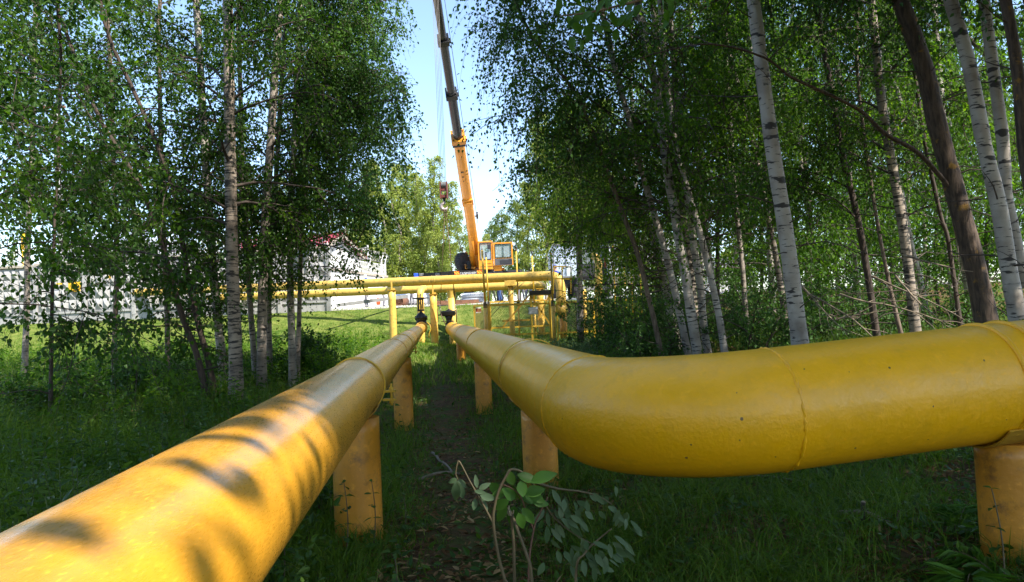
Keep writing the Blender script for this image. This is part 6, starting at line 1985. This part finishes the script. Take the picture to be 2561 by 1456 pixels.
for C, k0, cnt in ((c7, 8, 34), (c1b, 12, 32), (c8, 8, 16)):
    for i in range(cnt):
        p = C[min(len(C) - 1, k0 + int(r3.uniform(0, len(C) - k0)))] + Vector((r3.normal() * .05, r3.normal() * .035, r3.normal() * .02 - .03))
        sp.append((p, (r3.normal() * .55 + .35, r3.normal() * .4, -1 + r3.normal() * .25), r3.uniform(.034, .066), r3.uniform(.014, .023), (r3.normal() * .5, -1, .3 + r3.normal() * .4)))
big_leaves('drooping_leaves', 'leaf_sallow', sp, r3)

# ---- ferns at the right edge, nettle clumps, fallen sticks
def fern(label, x, y, n, L_, seed, az=None, az_s=PI, lift=.75):
    r4 = np.random.default_rng(seed); g = float(gz(x, y))
    tt = thing('fern', label, 'fern', (x, y, g), 'ferns by the right post')
    fo = Foliage(r4); mb = MB()
    for i in range(n):
        a = (r4.uniform(0, 2 * PI) if az is None else az + r4.uniform(-az_s, az_s)); e = lift + r4.normal() * .2; l_ = L_ * r4.uniform(.7, 1.15)
        d = Vector((math.cos(a) * math.cos(e), math.sin(a) * math.cos(e), math.sin(e)))
        k = 24; P = [Vector((x, y, g)) + d * (l_ * f) - Vector((0, 0, 1)) * (.55 * l_ * f * f) for f in [j / k for j in range(k + 1)]]
        mb.tube(P[::2], [.0035 * (1 - .8 * j / (k / 2)) for j in range(k // 2 + 1)], 4, False)
        for j in range(4, k + 1):
            f = j / k; tg = (P[j] - P[j - 1]).normalized(); sd = tg.cross(Vector((0, 0, 1))).normalized()
            ll = l_ * .24 * math.sin(PI * (f * .86 + .12)) + .01
            for sg in (-1, 1):
                fo.leaves(np.array(P[j])[None], np.array(sd * sg + tg * .45 - Vector((0, 0, .15)))[None] + r4.normal(size=(1, 3)) * .06, np.array([ll]), np.clip(r4.normal(.5, .25, 1), 0, 1), .26, 2.0)
    mb.build('fern_stalks', M['twig_olive'], tt); fo.build('fronds', M['fern'], M['twig_olive'], tt)


fern('fern arching in front of the right edge post', at(2545, 1440, 3.05).x, 3.05, 5, .50, 401)
fern('large fern sprawling left from the right edge post', at(2400, 1440, 3.3).x, 3.2, 6, .55, 402, PI, 1.0, .45)
fern('fern growing behind the right edge post on its left', at(2400, 1250, 3.9).x, 3.95, 6, .5, 403)
fern('small fern low down in the right foreground', at(2180, 1440, 2.75).x, 2.7, 5, .32, 404, None, PI, .5)


def leafy_stem(label, x, y, h, seed, L_=.10, pairs=6, group='leafy weeds around the pipes'):
    global t
    r4 = np.random.default_rng(seed); g = float(gz(x, y))
    t = thing('weed', label, 'weed', (x, y, g), group)
    P = [Vector((x + .05 * h * math.sin(3 * f), y + .03 * f, g + h * f)) for f in [i / 6 for i in range(7)]]
    mb = MB(); mb.tube(P, [.004 * (1 - .5 * i / 6) for i in range(7)], 6); mb.build('stem', M['twig_olive'], t)
    sp = []
    for i in range(pairs):
        f = (i + 1) / pairs; p = P[0].lerp(P[-1], f); a = i * PI / 2 + r4.uniform(0, .6)
        for s in (0, PI):
            sp.append((p, (math.cos(a + s), math.sin(a + s), .2 - .7 * (1 - f)), L_ * (1.2 - .6 * f), L_ * .5 * (1.2 - .6 * f), (r4.normal() * .2, r4.normal() * .2, 1)))
    big_leaves('leaves', 'leaf_bush', sp, r4)


for i, (u, v, Y, h, lab) in enumerate(((1178, 1420, 2.5, .22, 'broad leaved weed left of the broken sapling'), (1200, 1456, 2.3, .20, 'nettle at the bottom edge left of the broken sapling'), (1340, 1440, 2.45, .24, 'nettle among the stems of the broken sapling'), (1390, 1440, 2.6, .20, 'nettle right of the broken sapling stems'),
                                       (860, 1350, 4.0, .42, 'weed with narrow leaves before the nearest post'), (930, 1330, 4.15, .38, 'weed at the right side of the nearest post'), (700, 1420, 3.4, .35, 'weed right beneath the narrow pipe'), (2505, 1440, 3.0, .45, 'heart leaved weed before the right edge post'), (1010, 1330, 4.4, .25, 'small weed between the nearest post and the path'), (985, 1430, 3.3, .2, 'low weed in the shade right of the nearest post'))):
    p = at(u, v, Y); leafy_stem(lab, p.x, Y, h, 500 + i, .075 if 'nettle' in lab or 'broad' in lab else .06)

for i, (a, b_, Y0, Y1, r_, mat, lab) in enumerate((((1080, 1112), (1134, 1172), 8.0, 6.7, .014, 'dead_wood', 'bent grey stick lying on the path'), ((1045, 1180), (1150, 1165), 6.2, 6.4, .013, 'dead_wood', 'dark thin stick lying across the path'), ((2080, 1270), (2230, 1330), 4.3, 4.0, .016, 'dead_wood', 'curved dead stick on the ground under the thick pipe'),
                                                   ((2100, 1290), (2215, 1255), 4.25, 4.3, .012, 'dead_wood', 'second dead stick crossing the curved one'), ((1780, 1225), (2050, 1215), 5.6, 5.4, .010, 'dead_wood', 'long thin twig lying behind the thick pipe elbow'), ((2150, 1255), (2240, 1345), 4.2, 3.9, .006, 'wood_pale', 'straw coloured dry stalk leaning before the stump'))):
    p, q = at(*a, Y0), at(*b_, Y1)
    n = 9; P = []
    for k in range(n + 1):
        w = p.lerp(q, k / n); w = Vector((w.x + .008 * math.sin(k * 1.1 + i), w.y, float(gz(w.x, w.y)) + r_ + .02 + .03 * math.sin(PI * k / n))); P.append(w)
    mb = MB(); mb.tube(P, [r_ * (1 - .4 * k / n) for k in range(n + 1)], 7); o = tag(mb.build('fallen_stick', M[mat], loc=p), lab, 'stick')
p = at(2158, 1315, 4.1); g = float(gz(p.x, p.y))
t = thing('stump', 'small cut sapling stump with a pale top under the thick pipe', 'stump', (p.x, p.y, g))
mb = MB(); mb.tube([Vector((p.x, p.y, g - .05)), Vector((p.x + .005, p.y, g + .06)), Vector((p.x + .01, p.y, g + .13))], [.018, .013, .012], 12); mb.build('stump_stem', M['twig_dark'], t)
mb = MB(); mb.lathe(Vector((p.x + .01, p.y, g + .128)), (.1, -.2, 1), [(.011, 0), (.011, .005), (.007, .008)], 12); mb.build('cut_face', M['wood_pale'], t)
for dx, hh in ((-.12, .07), (.16, .09), (.25, .05)):
    pp = Vector((p.x + dx, p.y - .05, g)); mb = MB(); mb.tube([pp - Vector((0, 0, .03)), pp + Vector((.01, 0, hh))], [.010, .007], 9); mb.build('side_shoot', M['twig_red'], t)

# big fresh leaves of a bough close to the camera at the top
t = thing('leafy_bough', 'bough with large fresh leaves hanging in at the top edge', 'bough', at(1720, -160, 4.2))
Yb_ = 4.2
Bq = curve_pts([at(1880, -420, 4.6), at(1800, -150, Yb_), at(1700, -40, Yb_), at(1600, 0, Yb_), at(1480, 30, Yb_), at(1400, 40, Yb_)], 5)
# carried by a leaning sapling rooted behind the thick pipe
foot = Vector((4.4, 4.2, float(gz(4.4, 4.2)) - .05))
B2 = curve_pts([foot, Vector((4.3, 4.3, 3.6)), Vector((3.5, 4.5, 5.0)), Bq[0]], 5)
mb = MB(); mb.tube(B2, [.035 - .018 * k / (len(B2) - 1) for k in range(len(B2))], 8); mb.tube(Bq, [.016 * (1 - .8 * k / (len(Bq) - 1)) for k in range(len(Bq))], 7)
mb.build('bough_wood', M['bark_thin'], t)
sp = []
for i in range(60):
    k = int(r3.uniform(6, len(Bq) - 1)); p = Bq[k] + Vector((r3.normal() * .10, r3.normal() * .12, r3.normal() * .07))
    sp.append((p, (r3.normal() * .7 - .2, r3.normal() * .5, -1 + r3.normal() * .35), r3.uniform(.07, .11), r3.uniform(.038, .055), (r3.normal() * .6, -1, .5)))
big_leaves('fresh_leaves', 'leaf_green', sp, r3)
# ================================================================== workmen in the yard
def person(label, base, face, pants, shirt, hat=None, pose='stand', arms='down', h=1.75, yoke=None):
    """one continuous skinned figure; face: heading angle (0 looks to +Y)"""
    s = h / 1.75
    J = {}; E = []
    bend = {'stand': 0.0, 'lean': .45, 'stoop': 1.15}[pose]
    hipz = .93 if pose != 'stoop' else .86
    J['pelvis'] = (0, 0, hipz)

    def sp(d):  # along the spine
        return (0, math.sin(bend) * d, hipz + math.cos(bend) * d)
    J['waist'] = sp(.16); J['chest'] = sp(.36); J['neck'] = sp(.53)
    nb = bend * .75
    n0 = J['neck']; J['jaw'] = (0, n0[1] + math.sin(nb) * .10, n0[2] + math.cos(nb) * .10); J['crown'] = (0, n0[1] + math.sin(nb) * .24 + .01, n0[2] + math.cos(nb) * .24)
    rd = {'pelvis': (.155, .115), 'waist': (.145, .105), 'chest': (.165, .115), 'neck': (.058, .06), 'jaw': (.072, .085), 'crown': (.082, .098)}
    E += [('pelvis', 'waist'), ('waist', 'chest'), ('chest', 'neck'), ('neck', 'jaw'), ('jaw', 'crown')]
    for sd, k in ((-1, 'L'), (1, 'R')):
        st = .05 * sd
        J['hip' + k] = (.10 * sd, 0, hipz - .07); J['knee' + k] = (.12 * sd + st * .6, .05 + (.06 if sd > 0 else -.02), .48); J['ank' + k] = (.13 * sd + st, -.02 + (.08 if sd > 0 else -.06), .09); J['toe' + k] = (.14 * sd + st, .17 + (.08 if sd > 0 else -.06), .04)
        rd['hip' + k] = (.098, .10); rd['knee' + k] = (.066, .07); rd['ank' + k] = (.048, .052); rd['toe' + k] = (.045, .035)
        E += [('pelvis', 'hip' + k), ('hip' + k, 'knee' + k), ('knee' + k, 'ank' + k), ('ank' + k, 'toe' + k)]
        c = J['chest']; shd = (.185 * sd, c[1] + math.sin(bend) * .10, c[2] + math.cos(bend) * .10)
        J['sho' + k] = shd
        if arms == 'down' and pose == 'stand': el = (shd[0] + .05 * sd, shd[1] - .03, shd[2] - .29); wr = (el[0] - .01 * sd, el[1] + .10, el[2] - .24)
        elif arms == 'fore': el = (shd[0] + .06 * sd, shd[1] + .02, shd[2] - .28); wr = (el[0] - .12 * sd, el[1] + .23, el[2] + .04)
        else: el = (shd[0] + .03 * sd, shd[1] + .10, shd[2] - .27); wr = (el[0] - .04 * sd, el[1] + .12, el[2] - .22)
        J['elb' + k] = el; J['wri' + k] = wr
        rd['sho' + k] = (.068, .068); rd['elb' + k] = (.046, .046); rd['wri' + k] = (.031, .031)
        dv = Vector(wr) - Vector(el); dv.normalize(); J['palm' + k] = tuple(Vector(wr) + dv * .07); rd['palm' + k] = (.036, .022)
        E += [('chest', 'sho' + k), ('sho' + k, 'elb' + k), ('elb' + k, 'wri' + k), ('wri' + k, 'palm' + k)]
        ac = Vector((1, 0, 0)) if abs(dv.x) < .8 else Vector((0, 1, 0))
        cu = dv.cross(ac).normalized() * -1
        for f in range(4):
            a = Vector(J['palm' + k]) + ac * (-.027 + .018 * f); l_ = (.062, .075, .07, .055)[f]
            J[f'f{f}a' + k] = tuple(a + dv * .035); J[f'f{f}b' + k] = tuple(a + dv * (.03 + l_ * .75) + cu * .022)
            rd[f'f{f}a' + k] = (.009, .009); rd[f'f{f}b' + k] = (.0075, .0075); E += [('palm' + k, f'f{f}a' + k), (f'f{f}a' + k, f'f{f}b' + k)]
        th = Vector(wr) + dv * .035 + ac * (-.04 * sd); J['th' + k] = tuple(th + dv * .035 + cu * .01); rd['th' + k] = (.010, .010); E += [('palm' + k, 'th' + k)]
    # nose so the face reads
    j = Vector(J['jaw']); cr = Vector(J['crown'])
    hu = (cr - j).normalized(); hf = Vector((0, hu.z, -hu.y))
    J['nose'] = tuple(j + hu * .05 + hf * .105); rd['nose'] = (.013, .013); E += [('jaw', 'nose')]
    names = list(J); idx = {n: i for i, n in enumerate(names)}
    me = bpy.data.meshes.new('skeleton'); me.from_pydata([tuple(Vector(J[n]) * s) for n in names], [(idx[a], idx[b]) for a, b in E], [])
    o = bpy.data.objects.new('skeleton', me); COL.objects.link(o)
    md = o.modifiers.new('skin', 'SKIN')
    for i, n in enumerate(names):
        sv = me.skin_vertices[0].data[i]; sv.radius = (rd[n][0] * s, rd[n][1] * s); sv.use_root = (n == 'pelvis')
    sb = o.modifiers.new('sub', 'SUBSURF'); sb.levels = 1; sb.render_levels = 1
    bpy.context.view_layer.update()
    dg = bpy.context.evaluated_depsgraph_get(); body = bpy.data.meshes.new_from_object(o.evaluated_get(dg)); bpy.data.objects.remove(o)
    R = Matrix.Rotation(face, 4, 'Z'); b = Vector(base)
    body.materials.clear()
    for mt in ('skin', pants, shirt, 'cloth_dark', yoke or shirt): body.materials.append(M[mt])
    hz = hipz * s
    sx = Vector((0, math.sin(bend), math.cos(bend)))
    neck = Vector(J['neck']) * s; wr = [(Vector(J['wri' + k]) * s, (Vector(J['palm' + k]) - Vector(J['wri' + k])).normalized()) for k in 'LR']
    for p in body.polygons:
        c = p.center; mi = 2
        if (c - Vector((0, 0, hz))).dot(sx) < .03 * s and abs(c.x) < .26 * s: mi = 1
        if c.z < .10 * s: mi = 3
        if (c - neck).dot(sx) > .03 * s and abs(c.x) < .12 * s: mi = 0
        elif yoke and (c - Vector((0, 0, hz))).dot(sx) > .36 * s and mi == 2: mi = 4
        for w_, d_ in wr:
            if (c - w_).length < .20 * s and (c - w_).dot(d_) > -.005: mi = 0
        p.material_index = mi; p.use_smooth = True
    for v in body.vertices: v.co = R @ v.co
    t = thing('person', label, 'person', b, 'workmen around the crane')
    body.name = 'body'; bo = link_mesh('body', body, t)
    cr_ = R @ (cr * s); hu_ = R @ hu; hf_ = R @ hf
    cc = b + cr_ + hu_ * .005
    mb = MB(); prof = [(.097, -.055), (.102, -.01), (.098, .035), (.075, .075), (.03, .095), (.002, .098)]
    if hat:
        mb.lathe(cc - hu_ * .0, hu_, [(r * s, z * s) for r, z in prof], 18)
        sd = hu_.cross(hf_).normalized(); mb.box(cc + hf_ * .135 * s - hu_ * .03 * s, (.15 * s, .12 * s, .012), (sd, hf_, hu_)); mb.build('cap', M[hat], t)
    else:
        mb.lathe(cc - hf_ * .012 * s - hu_ * .005, hu_, [(r * s * .97, z * s) for r, z in prof], 18); mb.build('hair', M['hair'], t)
    for sd_ in (-1, 1):
        e = b + R @ (j * s) + hu_ * .075 * s + hf_ * .088 * s + (hu_.cross(hf_)) * (.032 * sd_ * s)
        mb = MB(); mb.lathe(e - hf_ * .008, hf_, [(.012, 0), (.011, .006), (.002, .01)], 10); mb.build('eye', M['ink'], bo)
        e = b + R @ (j * s) + hu_ * .06 * s + (hu_.cross(hf_)) * (.082 * sd_ * s)
        mb = MB(); mb.lathe(e, (hu_.cross(hf_)) * sd_, [(.03, -.012), (.026, .006), (.01, .012)], 12); mb.build('ear', M['skin'], bo)
    mb = MB(); e = b + R @ (j * s) + hu_ * .012 * s + hf_ * .090 * s; mb.box(e, (.045, .012, .010), (hu_.cross(hf_), hf_, hu_)); mb.build('mouth', M['ink_red'], bo)
    return t


def stand_at(u, v_feet, Y):
    p = at(u, v_feet, Y); return Vector((p.x, Y, float(gz(p.x, Y)) + .01))


person('man in a blue cap and dark jacket behind the left half of the cross pipes', stand_at(918, 763, 44.2), PI * .55, 'cloth_grey', 'cloth_dark', 'cap_blue', 'stand', 'fore')
person('workman in light grey trousers leaning forward beside the orange red can', stand_at(959, 761, 43.0), -PI * .5, 'cloth_grey', 'cloth_white', None, 'lean', 'fore', 1.66)
person('workman in dark grey trousers stooping left of the wheel valve', stand_at(1033, 760, 43.5), PI * .6, 'cloth_grey', 'cloth_dark', None, 'stoop', 'fore')
person('workman in blue jeans and pale blue shirt bending forward', stand_at(1252, 750, 42.0), PI * .5, 'cloth_jean', 'cloth_shirt', None, 'lean', 'fore')
person('workman in dark camouflage trousers left of the one in jeans', stand_at(1232, 748, 43.0), PI * .8, 'cloth_camo', 'cloth_camo', None, 'lean', 'fore', 1.7)
person('dark haired man in a white shirt with a red yoke behind the cross pipes', stand_at(1304, 747, 43.5), 0.2, 'cloth_grey', 'cloth_white', None, 'stand', 'fore', 1.74, 'cloth_red')
person('bareheaded man whose face shows just above the upper cross pipe', stand_at(1323, 748, 45.0), PI * .95, 'cloth_grey', 'cloth_dark', None, 'stand', 'down', 1.74)
person('man in a bright blue jacket and cap behind the gooseneck', stand_at(1392, 748, 39.0), PI * .75, 'cloth_dark', 'cloth_blue', 'cap_blue', 'stand', 'fore', 1.72)
# ================================================================== light
w = bpy.data.worlds.new('World'); S.world = w; w.use_nodes = True
nt = w.node_tree; bg_ = nt.nodes['Background']
sky = nt.nodes.new('ShaderNodeTexSky'); sky.sky_type = 'NISHITA'; sky.sun_disc = False
sky.sun_elevation = SUN_EL
sky.sun_rotation = math.atan2(SUN_XY[0], SUN_XY[1])
sky.air_density = 1.0; sky.dust_density = .6; sky.ozone_density = 1.6; sky.altitude = 100
nt.links.new(sky.outputs[0], bg_.inputs[0]); bg_.inputs[1].default_value = SKY_S
ld = bpy.data.lights.new('sun', 'SUN'); ld.energy = SUN_E; ld.angle = rad(.53); ld.color = (1.0, .93, .82)
lo = bpy.data.objects.new('sun', ld); COL.objects.link(lo)
sv = Vector((SUN_XY[0], SUN_XY[1], 0)).normalized() * math.cos(SUN_EL) + Vector((0, 0, math.sin(SUN_EL)))
lo.rotation_euler = sv.to_track_quat('Z', 'Y').to_euler()
lo.location = (0, 0, 60)
S.view_settings.view_transform = 'Standard'; S.view_settings.look = 'None'
S.view_settings.exposure = EXPO; S.view_settings.gamma = 1.0
c = S.cycles
c.max_bounces = 6; c.diffuse_bounces = 3; c.glossy_bounces = 2; c.transmission_bounces = 3; c.transparent_max_bounces = 6
c.caustics_reflective = False; c.caustics_refractive = False
